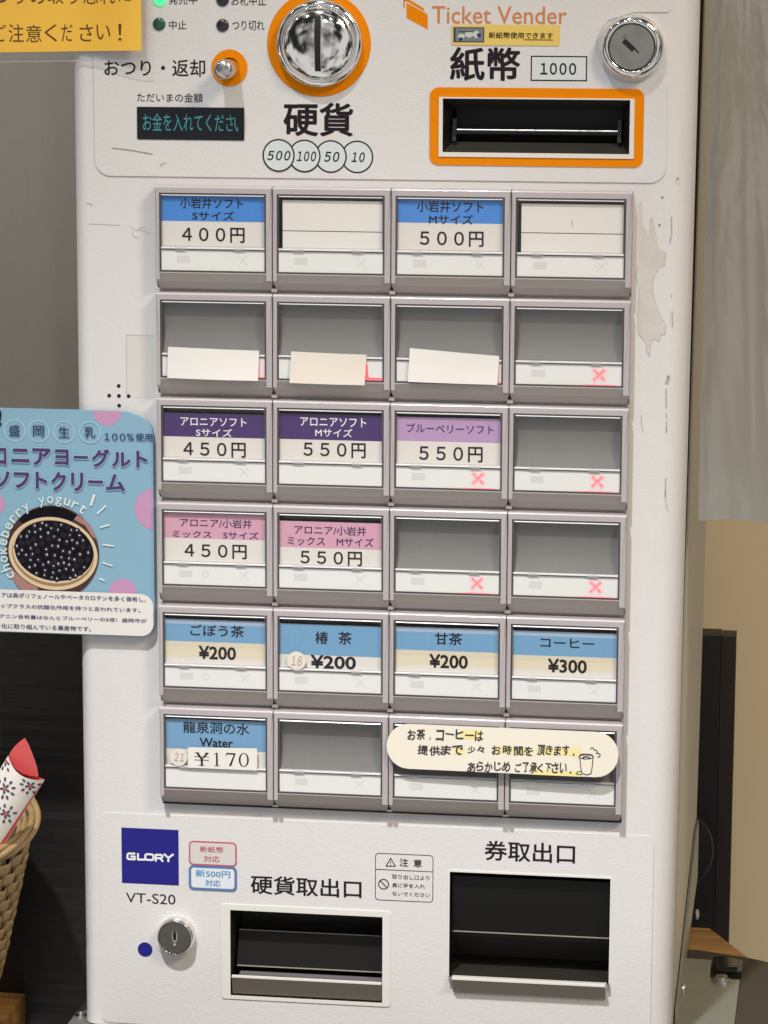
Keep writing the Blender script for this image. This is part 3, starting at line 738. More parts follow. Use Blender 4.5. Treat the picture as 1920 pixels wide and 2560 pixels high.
mb.box(B[0] + .0008, B[1] - .0004, -.0017, .0008, zl + .0003, zl + .0011, white2)  # white strip paints the highlight along the lip's top edge
mb.box(B[0] + .004, B[1] - .0005, .004, .0095, zl - .0015, zl + .0009, mat('coin_tray_grey', (.16, .145, .16), .4))
mb.build('lip', ct)

# ticket outlet
mb = MB(); B = TKT; y1 = .036
mb.add([(B[0], 0, B[2]), (B[0], 0, B[3]), (B[0], y1, B[3]), (B[0], y1, B[2])], [(0, 1, 2, 3)], blackgl)
mb.add([(B[1], 0, B[2]), (B[1], 0, B[3]), (B[1], y1, B[3]), (B[1], y1, B[2])], [(3, 2, 1, 0)], blackgl)
mb.box(B[0], B[1], y1, y1 + .002, B[2], B[3], traydark); mb.box(B[0], B[1], 0, y1, B[2] - .002, B[2], traydark); mb.box(B[0], B[1], .0005, y1, B[3], B[3] + .002, traydark)
to = mb.build('ticket_outlet', T)
mb = MB(); zf = P('h', 840, 738, .009).z
mb.prismx([(.0045, B[3] - .0035), (.006, B[3] - .003), (.0095, zf), (.0075, zf - .0002)], B[0] + .0006, B[1] - .0006, flapm)
mb.box(B[0] + .0007, B[1] - .0007, .0070, .0082, zf - .0003, zf + .0002, mat('flap_lit_line', (.30, .29, .24), .4))  # paler edge colour paints the lit line across the dark flap
mb.prismx([(.0085, zf + .0004), (.0108, zf + .0006), (.0125, zf - .004), (.0115, zf - .0042)], B[0] + .0006, B[1] - .0006, traydark)
mb.build('flap', to)
mb = MB(); zl = (P('h', 175, 1122, -.006).z + P('h', 1495, 1188, -.006).z) / 2; zb2 = (P('h', 195, 1255, -.004).z + P('h', 1490, 1322, -.004).z) / 2
xa_, xb_ = P('h', 175, 1122, -.006).x, P('h', 1495, 1188, -.006).x
mb.prismx([(-.0075, zl - .0005), (-.0071, zl), (-.0050, zl + .0001), (.0, zl - .0035), (.0, zb2 + .001), (-.0010, zb2 + .0002), (-.0016, zb2)], xa_, xb_, mat('ticket_lip_metal', (.38, .345, .30), .4, .2))
mb.box(xa_, xb_, -.0078, -.0058, zl - .0004, zl + .0006, white2)  # white bar stands in for the lit line on the lip
mb.prismx([(-.0048, zl + .0002), (.0, zl - .0033), (.034, zl - .0040), (.034, zl - .012), (.0005, zl - .012), (.0005, zl - .004)], xa_ + .0002, xb_ - .0002, blackgl)
for xx in (xa_ - .0022, xb_ + .0006): mb.box(xx, xx + .0016, -.003, .002, zl - .0035, zl - .0002, chrome2)
mb.build('lip', to)

# speaker holes
mb = MB()
for x, y in ((513, 43), (472, 85), (514, 86), (556, 87), (515, 128)): mb.disc(*XZ('E', x, y, 0), .00105, -.0001, black, 16)
mb.build('speaker_holes', T)

# stickers on the machine
mb = MB(); bx = BOX('q3', 495, 203, 1392, 380, yu); mb.slab(rr(*bx, .0012), yu - .0004, yu - .0001, yellow); sy = yu - .0004
b2 = BOX('q3', 510, 225, 765, 352, sy); mb.sheet(rect(*b2), sy - .00008, posternavy)
k_ = .0005; mb.sheet(rect(b2[0] + k_ * 2.2, b2[1] - k_, b2[2] + k_, b2[3] - k_), sy - .00012, mat('bill_print_grey', (.17, .19, .19), .5))
for e_ in ((575, 300, 30, 20), (640, 285, 35, 26), (700, 285, 26, 30)): mb.sheet(circ(*XZ('q3', e_[0], e_[1], sy), SC('q3', 600, 300, e_[2], sy), 20, SC('q3', 600, 300, e_[3], sy)), sy - .00016 - .00001 * e_[2] / 30, mat('bill_print_light', (.52, .55, .52), .5))
mb.disc(*XZ('q3', 722, 292, sy), .0011, sy - .0002, posternavy, 14); mb.disc(*XZ('q3', 570, 325, sy), .0010, sy - .0002, posternavy, 14)
mb.line([XZ('q3', 560, 262, sy), XZ('q3', 670, 262, sy)], .0005, sy - .0002, posternavy)
mb.text('新紙幣使用できます', 'q3', 803, 266, 1336, 322, sy, ink, .012)
mb.line([XZ('q3', 1100, 330, sy), XZ('q3', 1335, 332, sy)], .0004, sy - .0001, ink)
mb.build('sticker', T, 'yellow sticker with a small banknote picture above the bill slot')
def stick(x0, y0, x1, y1, edge, fill, lines, tm, th, label, lift):
    mb = MB(); bx = BOX('q7', x0, y0, x1, y1, yl); y_ = yl - lift
    mb.slab(rr(*bx, .0025), y_, y_ + .0002, edge); q_ = rr(bx[0] + th, bx[1] - th, bx[2] + th, bx[3] - th, .0016); mb.sheet(q_, y_ - .00006, fill)
    for s_, b_ in lines: mb.text(s_, 'q7', *b_, yl, tm, .012, 0, lift + .00012)
    mb.build('sticker', T, label)
stick(887, 282, 1438, 585, stred, strfill, (('新紙幣', (1015, 342, 1285, 426)), ('対応', (1060, 452, 1242, 535))), stred, .0008, 'dark red outlined sticker beside the blue square logo', .0003)
stick(887, 562, 1440, 868, stblue, stwfill, (('新500円', (965, 612, 1365, 715)), ('対応', (1076, 728, 1254, 812))), stblue2, .0013, 'blue outlined sticker under the red one', .0005)

# ------------------------------------------------------------------ the 24 buttons
def housing():
    mb = MB(); F_ = frame_g; q = .001
    def mm(x, y, z): return (x * q, -y * q, -z * q)
    x0, x1, a, b = .25, 61.75, 2.4, 58.8; t, wt, wb = .2, 3.9, 45.0; r1, r2, sb = 48.9, 50.2, 54.1
    A = lambda pts, m=F_: mb.add([mm(*p) for p in pts], [tuple(range(len(pts)))], m)
    d = BTN * 1000; c = .35
    ra = 1.3                                                                                       # rounded top edge
    A([(x0, d - ra, t), (x1, d - ra, t), (x1, 0, t), (x0, 0, t)])
    arc = [(d - ra + ra * math.sin(math.pi / 2 * k / 7), t + ra - ra * math.cos(math.pi / 2 * k / 7)) for k in range(8)]
    mb.add([mm(x0, y, z) for y, z in arc] + [mm(x1, y, z) for y, z in arc], [(k, k + 1, 9 + k, 8 + k) for k in range(7)], F_, True)
    A([(x0, d, t + ra), (a, d, wt), (b, d, wt), (x1, d, t + ra)])                                  # top bar
    A([(x0, d, t + ra), (x0 + c, d, t + ra), (x0 + c, d, r1), (a, d, r1), (a, d, wt)]); A([(x1, d, t + ra), (b, d, wt), (b, d, r1), (x1 - c, d, r1), (x1 - c, d, t + ra)])
    A([(x0, d - c, t + ra), (x0, d - c, r1), (x0 + c, d, r1), (x0 + c, d, t + ra)]); A([(x1, d - c, t + ra), (x1 - c, d, t + ra), (x1 - c, d, r1), (x1, d - c, r1)])
    A([(x0, 0, t), (x0, 0, sb), (x0, 3, sb), (x0, 6.4, r2), (x0, d - c, r1), (x0, d - c, t + ra), (x0, d - ra, t)], skirt_g)
    A([(x1, 0, t), (x1, d - ra, t), (x1, d - c, t + ra), (x1, d - c, r1), (x1, 6.4, r2), (x1, 3, sb), (x1, 0, sb)], skirt_g)
    A([(a, d, wb), (a, d, wb + .5), (b, d, wb + .5), (b, d, wb)])                                  # bar under the window
    A([(a, d, wb + .5), (a, 6.4, r2), (b, 6.4, r2), (b, d, wb + .5)], skirt_g)                     # sloping foot
    A([(a, d, wb + .5), (a, d, r1), (a, 6.4, r2)], skirt_g); A([(b, d, wb + .5), (b, 6.4, r2), (b, d, r1)], skirt_g)
    A([(x0, d - c, r1), (x0, 6.4, r2), (a, 6.4, r2), (a, d, r1), (x0 + c, d, r1)]); A([(x1, d - c, r1), (x1 - c, d, r1), (b, d, r1), (b, 6.4, r2), (x1, 6.4, r2)])
    A([(x0, 6.4, r2), (x0 + 1.2, 3, sb), (x1 - 1.2, 3, sb), (x1, 6.4, r2)], skirt_g)
    A([(x0 + 1.2, 3, sb), (x0 + 1.2, 0, sb), (x1 - 1.2, 0, sb), (x1 - 1.2, 3, sb)], skirt_g)
    for p in (((a, d, wt), (a, 2.5, wt), (b, 2.5, wt), (b, d, wt)), ((a, d, wt), (a, d, wb), (a, 2.5, wb), (a, 2.5, wt)), ((b, d, wt), (b, 2.5, wt), (b, 2.5, wb), (b, d, wb)), ((a, d, wb), (b, d, wb), (b, 2.5, wb), (a, 2.5, wb))): A(p, rim_d)
    A([(a, 2.6, wt), (a, 2.6, wb), (b, 2.6, wb), (b, 2.6, wt)], rim_d)
    return mb
def rim_geo():
    mb = MB(); q = .001
    def fr(x0, x1, z0, z1, w, y0, y1, m):
        mb.plate(rect(x0 * q, x1 * q, -z1 * q, -z0 * q), -y0 * q, -y1 * q, m, [rect((x0 + w) * q, (x1 - w) * q, -(z1 - w) * q, -(z0 + w) * q)])
    fr(2.45, 58.75, 3.95, 44.95, .85, 8.8, 6.0, rim_d)
    mb.prismx([(-9.25 * q, -32.75 * q), (-9.25 * q, -32.55 * q), (-8.6 * q, -31.95 * q), (-6.2 * q, -31.95 * q), (-6.2 * q, -32.95 * q), (-9.1 * q, -32.95 * q)], 3.3 * q, 57.9 * q, edget)
    mb.box(3.3 * q, 57.9 * q, -8.55 * q, -6.2 * q, -33.42 * q, -33.02 * q, rim_d)
    mb.box(11 * q, 16.5 * q, -9.4 * q, -6.2 * q, -33.2 * q, -32.3 * q, frame_g); mb.box(42 * q, 47.5 * q, -9.4 * q, -6.2 * q, -33.2 * q, -32.3 * q, frame_g)
    return mb
coverm = film_mat('clear_cover_pane', (.985, .985, .985), .004, .08)
def cover_geo():
    mb = MB(); q = .001; x0, x1, z0, z1, w = 3.05, 58.15, 4.5, 31.9, .75; yf, yb = -9.15 * q, -8.55 * q
    o_ = [(x0, z0), (x1, z0), (x1, z1), (x0, z1)]; i_ = [(x0 + w, z0 + w), (x1 - w, z0 + w), (x1 - w, z1 - w), (x0 + w, z1 - w)]
    for k in range(4):
        a, b, c, d_ = o_[k], o_[(k + 1) % 4], i_[(k + 1) % 4], i_[k]
        mb.add([(a[0] * q, yb, -a[1] * q), (b[0] * q, yb, -b[1] * q), (c[0] * q, yf, -c[1] * q), (d_[0] * q, yf, -d_[1] * q)], [(0, 1, 2, 3)], edget if k == 0 else edgem)
    mb.add([(a * q, yf, -b * q) for a, b in i_], [(3, 2, 1, 0)], coverm)
    return mb
edget = mat('clear_edge_glint', (.60, .61, .63), .2, coat=1.0)  # paler than the other edges, painting the glint on cover top and ledge
edgem = film_mat('clear_cover_edge', (.80, .81, .82), .14, .06)
HOUSE = RIM = None
def strokes_X(mb, cx, cz, s, w, y, m):
    mb.line([(cx - s, cz + s), (cx + s, cz - s)], w, y, m); mb.line([(cx + s, cz + s), (cx - s, cz - s)], w, y - 1.2e-5, m)
def lensgeo(kind):
    mb = MB(); q = .001; y = -.0082
    mb.slab(rect(3.3 * q, 57.9 * q, -44.2 * q, -33.45 * q), y, y + .001, lens)
    if kind in ('off', 'off2'):
        rnd = random.Random(kind)
        mb.sheet(rect(11.5 * q, 18.5 * q, -40.2 * q, -36.6 * q), y - .00005, mark)
        if kind == 'off2': mb.ring(circ(25.5 * q, -38.4 * q, 1.9 * q, 20), circ(25.5 * q, -38.4 * q, 1.4 * q, 20), y - .00005, mark)
        strokes_X(mb, 46.5 * q, -38.6 * q, 2.3 * q, .45 * q, y - .00005, mark)
    elif kind == 'red':
        mb.sheet(rect(11.5 * q, 18.5 * q, -40.2 * q, -36.6 * q), y - .00005, mark)
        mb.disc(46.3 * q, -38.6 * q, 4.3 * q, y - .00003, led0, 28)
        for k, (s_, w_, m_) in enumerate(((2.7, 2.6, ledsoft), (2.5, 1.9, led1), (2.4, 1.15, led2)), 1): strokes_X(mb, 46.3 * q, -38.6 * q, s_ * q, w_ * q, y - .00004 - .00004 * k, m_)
        r_ = random.Random(4)
        for k in range(-3, 4):
            for sg in (-1, 1):
                if r_.random() < .8: mb.disc((46.3 + k * .78 + r_.uniform(-.15, .15)) * q, (-38.6 + sg * k * .78 + r_.uniform(-.15, .15)) * q, .42 * q, y - .00022 - .000005 * k - (3e-6 if sg > 0 else 0), led, 8)
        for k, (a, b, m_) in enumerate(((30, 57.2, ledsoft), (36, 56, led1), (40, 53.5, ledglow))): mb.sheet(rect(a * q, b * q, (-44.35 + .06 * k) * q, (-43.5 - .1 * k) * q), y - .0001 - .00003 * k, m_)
    elif kind == 'redcorner':
        mb.sheet([(47.5 * q, -44.2 * q), (57.8 * q, -44.2 * q), (57.8 * q, -42.8 * q), (50.5 * q, -42.5 * q), (50.2 * q, -36 * q), (48 * q, -34.6 * q)], y - .00005, led)
    elif kind == 'redline':
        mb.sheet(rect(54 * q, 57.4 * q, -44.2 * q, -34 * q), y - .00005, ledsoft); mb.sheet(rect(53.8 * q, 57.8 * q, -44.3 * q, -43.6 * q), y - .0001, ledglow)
    return mb
LENS = {}
YC = -.0070                                             # face of the printed cards
cards = {}                                              # (row, col): (kind, header colour, header top mm, header bottom mm, body, [(text, zoom, box, ink, bold)])
def Tx(t, fr, x0, y0, x1, y1, m=None, bold=.012): return (t, fr, x0, y0, x1, y1, m or ink, bold)
cards[0, 0] = (blue, 5.4, 18.6, paper, [Tx('小岩井ソフト', 'a', 415, 250, 1145, 382), Tx('Sサイズ', 'a', 558, 402, 1042, 512), Tx('４００円', 'a', 438, 586, 1160, 772, None, .014)])
cards[0, 2] = (blue, 5.4, 17.6, paper, [Tx('小岩井ソフト', 'D', 142, 105, 430, 160), Tx('Mサイズ', 'D', 195, 165, 385, 210), Tx('５００円', 'D', 155, 236, 430, 307, None, .014)])
cards[2, 0] = (purple, 8.3, 20.7, paper, [Tx('アロニアソフト', 'E', 780, 176, 1065, 220, inkwhite), Tx('Sサイズ', 'E', 847, 225, 1003, 264, inkwhite), Tx('４５０円', 'E', 792, 282, 1062, 354, None, .014)])
cards[2, 1] = (purple, 7.2, 20.6, paper, [Tx('アロニアソフト', 'E', 1297, 176, 1583, 222, inkwhite), Tx('Mサイズ', 'E', 1362, 225, 1522, 265, inkwhite), Tx('５５０円', 'E', 1311, 284, 1580, 356, None, .014)])
cards[2, 2] = (lilac, 7.4, 19.9, paper, [Tx('ブルーベリーソフト', 'G', 98, 203, 474, 252, purple_ink, .010), Tx('５５０円', 'G', 152, 300, 426, 374, None, .014)])
cards[3, 0] = (pink, 6.0, 19.4, paper, [Tx('アロニア/小岩井', 'E', 778, 612, 1088, 660, purple_ink, .012), Tx('ミックス　Sサイズ', 'E', 745, 664, 1117, 708, purple_ink, .012), Tx('４５０円', 'E', 797, 722, 1066, 792, None, .014)])
cards[3, 1] = (pink, 8.6, 22.5, paper, [Tx('アロニア/小岩井', 'E', 1272, 643, 1582, 692, purple_ink, .012), Tx('ミックス　Mサイズ', 'E', 1242, 690, 1614, 740, purple_ink, .012), Tx('５５０円', 'E', 1298, 752, 1564, 822, None, .014)])
cards[4, 0] = (ltblue, 7.8, 19.8, cream, [Tx('ごぼう茶', 'H', 822, 208, 1055, 266, None, .014), Tx('¥200', 'H', 858, 300, 1020, 364, None, .024)])
cards[4, 1] = (ltblue, 8.3, 24.8, paper, [Tx('椿', 'H', 1362, 238, 1418, 296, None, .016), Tx('茶', 'H', 1462, 240, 1520, 297, None, .016), Tx('¥200', 'H', 1342, 340, 1538, 404, None, .024)])
cards[4, 2] = (ltblue, 7.8, 20.2, cream, [Tx('甘茶', 'I', 220, 243, 338, 300, None, .014), Tx('¥200', 'I', 196, 336, 362, 402, None, .024)])
cards[4, 3] = (ltblue, 7.8, 20.8, cream, [Tx('コーヒー', 'I', 676, 266, 908, 314, None, .014), Tx('¥300', 'I', 708, 356, 876, 422, None, .024)])
cards[5, 0] = (ltblue, 6.8, 23.2, paper, [Tx('龍泉洞の水', 'c', 358, 288, 1122, 452, None, .012), Tx('Water', 'c', 548, 478, 934, 598, None, .020)])
names = {(0, 0): 'blue-headed button priced 400 yen, small size', (0, 2): 'blue-headed button priced 500 yen, medium size', (0, 1): 'button with a blank cream card, second in the top row',
         (0, 3): 'button with a blank cream card at the end of the top row', (1, 0): 'empty grey button with a white paper strip, left in its row', (1, 1): 'empty grey button with a cream paper strip and a red lit corner',
         (1, 2): 'empty grey button with a slanted white paper strip', (1, 3): 'empty grey button with a red cross, end of the second row', (2, 0): 'purple-headed button priced 450 yen',
         (2, 1): 'purple-headed button priced 550 yen', (2, 2): 'lilac-headed button priced 550 yen with a red cross', (2, 3): 'empty grey button with a red cross beside the lilac one',
         (3, 0): 'pink-headed button priced 450 yen', (3, 1): 'pink-headed button priced 550 yen', (3, 2): 'empty grey button with a red cross beside the pink 550 yen one', (3, 3): 'empty grey button with a red cross at the end of the fourth row',
         (4, 0): 'light blue and cream button priced 200 yen, first in its row', (4, 1): 'light blue and white button priced 200 yen with a round number sticker', (4, 2): 'light blue and cream button priced 200 yen, third in its row',
         (4, 3): 'light blue and cream button priced 300 yen', (5, 0): 'blue water button priced 170 yen', (5, 1): 'empty unlit grey button in the bottom row', (5, 2): 'bottom-row button under the left of the handwritten note',
         (5, 3): 'bottom-row button under the right of the handwritten note'}
lenskind = {(1, 0): 'redline', (1, 1): 'redcorner', (1, 2): 'redline', (1, 3): 'red', (2, 2): 'red', (2, 3): 'red', (3, 2): 'red', (3, 3): 'red', (5, 0): 'plain', (2, 1): 'plain2', (0, 0): 'off', (3, 0): 'off2', (4, 0): 'off2'}
first = None
for j in range(6):
    for i in range(4):
        o0 = Vector((BX0 + i * CW, 0, BZ0 - j * CH))
        if first is None:
            b_ = housing().build('button', None); rm = rim_geo().build('window_rim', None); cv = cover_geo().build('clear_cover', None); first = (b_, rm, cv)
        else:
            b_ = first[0].copy(); COL.objects.link(b_); rm = first[1].copy(); COL.objects.link(rm); cv = first[2].copy(); COL.objects.link(cv)
        b_.parent = T; b_.location = o0 - wloc(T); rm.parent = b_; rm.location = (0, 0, 0); cv.parent = b_; cv.location = (0, 0, 0)
        b_['label'] = names[j, i]
        def child(mb, name, lb=None):
            c_ = mb.build(name); c_.parent = b_; c_.location = (0, 0, 0)
            if lb: c_['label'] = lb
            return c_
        lk = lenskind.get((j, i), 'off')
        if lk not in LENS: LENS[lk] = child(lensgeo(lk), 'sold_out_window')
        else:
            c_ = LENS[lk].copy(); COL.objects.link(c_); c_.parent = b_; c_.location = (0, 0, 0)
        mb = MB(); q = .001; off = tuple(o0)
        if (j, i) in cards:
            hc, h0, h1, body, tx = cards[j, i]
            mb.slab(rect(3.2 * q, 58.0 * q, -32.15 * q, -h0 * q), YC, YC + .0006, body)
            mb.sheet(rect(3.2 * q, 58.0 * q, -h1 * q, -h0 * q), YC - .00006, hc)
            if body is cream:
                mb.sheet(rect(3.2 * q, 58.0 * q, -(h0 + 2.6) * q, -h0 * q), YC - .0001, paleb)
                mb.sheet(rect(3.2 * q, 58.0 * q, -32.1 * q, -28.4 * q), YC - .00006, paper); mb.sheet(rect(3.2 * q, 58.0 * q, -(h1 + 2.6) * q, -h1 * q), YC - .00006, mat('card_cream_dark', (.66, .60, .465), .5, coat=.25))
            for (t_, fr, x0, y0, x1, y1, m_, bo) in tx: mb.text(t_, fr, x0, y0, x1, y1, YC, m_, bo, 0, .00014, 1.0, off)
        elif j == 0:
            mb.slab(rect(5.2 * q, 57.4 * q, -32.1 * q, -7.0 * q), YC, YC + .0006, paper_w)
            z_ = -22.8 * q if i == 1 else -21.9 * q
            mb.line([(5.3 * q, z_), (57.2 * q, z_)], .00035, YC - .00006, ink)
            if i == 3: mb.line([(31 * q, -15 * q), (31.4 * q, -17 * q), (31.3 * q, -18.6 * q)], .0003, YC - .00008, greyink)
        else:
            vs = []
            for k in range(13):
                t_ = k / 12; yb_ = YC + .0004 + .0029 * math.sin(math.pi * t_); z_ = (-4.9 - 27.3 * t_) * q
                vs += [(3.2 * q, yb_, z_), (58.0 * q, yb_, z_)]
            mb.add(vs, [(2 * k, 2 * k + 2, 2 * k + 3, 2 * k + 1) for k in range(12)], emptyg, True)
        child(mb, 'name_card')
        # loose paper over the lower window
        if j == 1 and i < 3:
            mb = MB(); yy = -.0094
            qd = {0: ('C', ((727, 738), (1119, 755), (1117, 884), (724, 872))), 1: ('C', ((1258, 758), (1584, 772), (1576, 903), (1252, 893))), 2: ('D', ((112, 743), (498, 778), (490, 902), (104, 888)))}[i]
            c4 = [(a - o0.x, b - o0.z) for a, b in [XZ(qd[0], x, y, yy) for x, y in qd[1]]]; vs = []; m_ = paper_c if i == 1 else paper_w
            for v_ in range(7):
                for u_ in range(13):
                    u, w = u_ / 12, v_ / 6
                    x_ = (c4[0][0] * (1 - u) + c4[1][0] * u) * (1 - w) + (c4[3][0] * (1 - u) + c4[2][0] * u) * w; z_ = (c4[0][1] * (1 - u) + c4[1][1] * u) * (1 - w) + (c4[3][1] * (1 - u) + c4[2][1] * u) * w
                    vs.append((x_, yy - .0002 - .0011 * w * w * (.4 + .6 * u) - .0005 * math.sin(3 * u + i) * w - .0006 * math.sin(math.pi * u) - .0005 * max(0, 1 - abs(u - .62) * 9), z_))
            fs_ = [(a * 13 + b, (a + 1) * 13 + b, (a + 1) * 13 + b + 1, a * 13 + b + 1) for a in range(6) for b in range(12)]
            mb.add(vs, fs_, m_, True); mb.add([(x_, y_ + .00025, z_) for x_, y_, z_ in vs], [tuple(reversed(f_)) for f_ in fs_], m_, True)
            child(mb, 'paper_strip')
        if (j, i) in ((4, 1), (5, 0)):
            mb = MB(); fr, x, y, r_, s_, bx = (('H', 1281, 366, 40, '18', (1258, 345, 1304, 388)) if j == 4 else ('c', 305, 705, 102, '21', (255, 655, 365, 752)))
            cx, cz = XZ(fr, x, y, -.0094); R_ = SC(fr, x, y, r_, -.0094)
            mb.slab(circ(cx - o0.x, cz - o0.z, R_, 30), -.0095, -.0092, paper_c); mb.text(s_, fr, *bx, -.0095, greyink, -.004, .2, .0001, 1.0, off)
            child(mb, 'number_sticker')
        if (j, i) == (5, 0):
            mb = MB(); yp = -.0098; bx = BOX('c', 416, 596, 1212, 852, yp)
            mb.slab([(a - o0.x, b - o0.z) for a, b in [XZ('c', x, y, yp) for x, y in ((416, 592), (1210, 606), (1212, 860), (412, 826))]], yp, yp + .0003, paper_w)
            def C(x, y): a, b = XZ('c', x, y, yp); return (a - o0.x, b - o0.z)
            yi = yp - .0001
            def pl(pts): mb.sheet([C(x, y) for x, y in pts], yi, ink)
            # yen with thin and thick strokes
            pl([(505, 652), (535, 652), (585, 728), (565, 732)]); pl([(620, 658), (650, 654), (652, 660), (582, 732), (574, 726)]); pl([(562, 722), (585, 722), (587, 798), (563, 796)])
            pl([(540, 796), (610, 800), (610, 806), (540, 803)]); pl([(490, 648), (545, 650), (545, 656), (490, 654)]); pl([(612, 652), (658, 654), (658, 660), (612, 658)])
            pl([(490, 692), (656, 698), (656, 705), (490, 699)]); pl([(490, 732), (656, 738), (656, 745), (490, 739)])
            # 1 7 0
            pl([(738, 655), (756, 653), (760, 800), (738, 798)]); pl([(712, 668), (740, 656), (742, 664), (714, 674)]); pl([(715, 800), (782, 804), (782, 810), (715, 806)])
            pl([(856, 655), (962, 659), (962, 676), (858, 672)]); pl([(850, 690), (856, 656), (862, 660), (858, 692)]); pl([(944, 672), (962, 668), (912, 808), (888, 806)])
            ov = [C(1058 + 58 * math.cos(t_), 736 + 80 * math.sin(t_)) for t_ in [2 * math.pi * k / 32 for k in range(32)]]
            iv = [C(1058 + 38 * math.cos(t_), 736 + 73 * math.sin(t_)) for t_ in [2 * math.pi * k / 32 for k in range(32)]]
            mb.ring(ov, iv, yi, ink)
            child(mb, 'price_sticker')

mb = MB(); zb6 = BZ0 - 5 * CH - .0541
mb.box(BX0 + .0004, BX0 + 4 * CW - .0004, -.0036, -.0001, zb6 - .0008, zb6 - .0001, seam); mb.build('button_base', T)

# mounting brackets
def bracket(poly_floor, side, screws, bolt, label):
    mb = MB()
    if side: mb.add(side, [tuple(range(len(side)))], zinc); mb.add([(a + .0015, b, c_) for a, b, c_ in side], [tuple(range(len(side)))], zinc)
    if side:
        n_ = len(side); mb.add(list(side) + [(a + .0015, b, c_) for a, b, c_ in side], [(k, (k + 1) % n_, n_ + (k + 1) % n_, n_ + k) for k in range(n_)], zinc)
    mb.prismz(poly_floor, ZC + .0002, ZC + .0022, zinc)
    o = mb.build('mounting_bracket', T, label)
    for (p, n_) in screws:
        mb = MB(); vs = []; fs = []; rings = [(.0032, 0), (.0034, .0008), (.0030, .0018), (.0018, .0024), (.00001, .0026)]
        for r_, h in rings:
            for k in range(16):
                a = 2 * math.pi * k / 16; vs.append((p[0] + h, p[1] + r_ * math.cos(a), p[2] + r_ * math.sin(a)))
        for k1 in range(len(rings) - 1):
            for k in range(16): fs.append((k1 * 16 + k, k1 * 16 + (k + 1) % 16, (k1 + 1) * 16 + (k + 1) % 16, (k1 + 1) * 16 + k))
        mb.add(vs, fs, chrome2, True); mb.build('screw', o)
    if bolt:
        mb = MB(); bx_, by_, r_ = bolt
        for R_, h0, h1 in ((r_, 0, .0010), (r_ * .62, .0010, .0034)):
            pts = [(bx_ + R_ * math.cos(2 * math.pi * k / 24), by_ + R_ * math.sin(2 * math.pi * k / 24)) for k in range(24)]
            mb.prismz(pts, ZC + .0023 + h0, ZC + .0023 + h1, chrome2)
        mb.build('bolt', o)
    return o
def fl(fr, x, y, z=ZC + .002): p = PZ(fr, x, y, z); return (p.x, p.y)
XS = xr_at(ZB) + .0034 - .0022
def side_pt(fr, x, y):                                   # on the plane of the machine's right side
    r = ray(fr, x, y); t = (XS - CAM.x) / r.x; return CAM + r * t
zs_top = P('n', 1750, 2060, .20).z
side = [(XS, .05, ZC + .002), (XS, .335, ZC + .002), (XS, .335, P('n', 1755, 2050, .335).z), (XS, .30, P('n', 1752, 2075, .30).z), (XS, .10, P('n', 1700, 2430, .10).z), (XS, .05, P('n', 1697, 2520, .05).z)]
A0 = fl('e', 975, 655); A1 = fl('e', 1075, 665); A2 = fl('e', 1055, 852); A3 = fl('e', 1365, 872); A4 = fl('e', 1310, 1327); A5 = fl('e', 1270, 1800)
pf = [(XS + .0002, A0[1]), (max(A1[0], XS + .004), A1[1]), (max(A2[0], XS + .004), A2[1]), A3, A4, (A5[0], A5[1]), (XS + .0002, A5[1])]
bl = fl('e', 1175, 893)
s1_ = P('e', 985, 95, .32); s2_ = P('e', 800, 965, .105)
bracket(pf, side, [((XS + .0016, .30, s1_.z), 1), ((XS + .0016, .105, s2_.z), 1)], (bl[0], bl[1], .0058), 'zinc bracket with bolt at the right foot of the machine')
def flm(x, y): return fl('M', x, y)
pl_ = [flm(640, 2030), flm(618, 2050), flm(495, 2212), flm(440, 2290), flm(560, 2330), flm(660, 2330), (XL + .01, flm(640, 2300)[1]), (XL + .01, flm(640, 2030)[1])]
b0 = flm(590, 2160)
bracket(pl_, None, [], (b0[0], b0[1], .0034), 'zinc bracket at the left foot of the machine')
# black glossy clip on the counter beside the right bracket
mb = MB(); zc2 = ZC + .0004
pp = [fl('e', 1085, 700, zc2), fl('e', 1180, 690, zc2), fl('e', 1400, 735, zc2), fl('e', 1385, 850, zc2), fl('e', 1110, 846, zc2)]
mb.prismz(pp, zc2, zc2 + .004, blackgl)
c_ = [sum(p[k] for p in pp) / 5 for k in (0, 1)]
mb.prismz([(c_[0] + (p[0] - c_[0]) * .72, c_[1] + (p[1] - c_[1]) * .72) for p in pp], zc2 + .004, zc2 + .0052, blackgl)
tag(mb.build('rubber_foot'), 'small glossy black block behind the right zinc bracket', 'block')

# ================================================================== SIGNS ON THE MACHINE
# orange laminated warning sign
def ylam(x, z):
    t_ = max(0.0, min(1.0, (x - XL) / .04)); return -.0012 - .0055 * t_ * t_ * (3 - 2 * t_) - .0012 * t_
dS = -.005
mb = MB(); c1 = XZ('q6', 1385, 0, dS); c2 = XZ('q6', 1410, 497, dS); c3 = XZ('q6', 0, 518, dS)
xl_ = c3[0] - .058; sl = (c2[1] - c3[1]) / (c2[0] - c3[0])
zt_ = c2[1] + .07
def grid_sheet(mb, x0, x1, zlo, zhi, yf, m, n_=24, n2=6, xr=None):
    vs = []; fs = []
    for j in range(n2 + 1):
        for i in range(n_ + 1):
            x = x0 + (x1 - x0) * i / n_; z = zlo(x) + (zhi(x) - zlo(x)) * j / n2; vs.append((x, yf(x, z), z))
    for j in range(n2):
        for i in range(n_): fs.append((j * (n_ + 1) + i, j * (n_ + 1) + i + 1, (j + 1) * (n_ + 1) + i + 1, (j + 1) * (n_ + 1) + i))
    mb.add(vs, fs, m, True)
zlo = lambda x: c3[1] + sl * (x - c3[0])
grid_sheet(mb, xl_, c2[0], zlo, lambda x: zt_, ylam, signo)
brown_ink = mat('sign_brown_ink', (.10, .035, .008), .5)
ch = 'ご注意ください！'
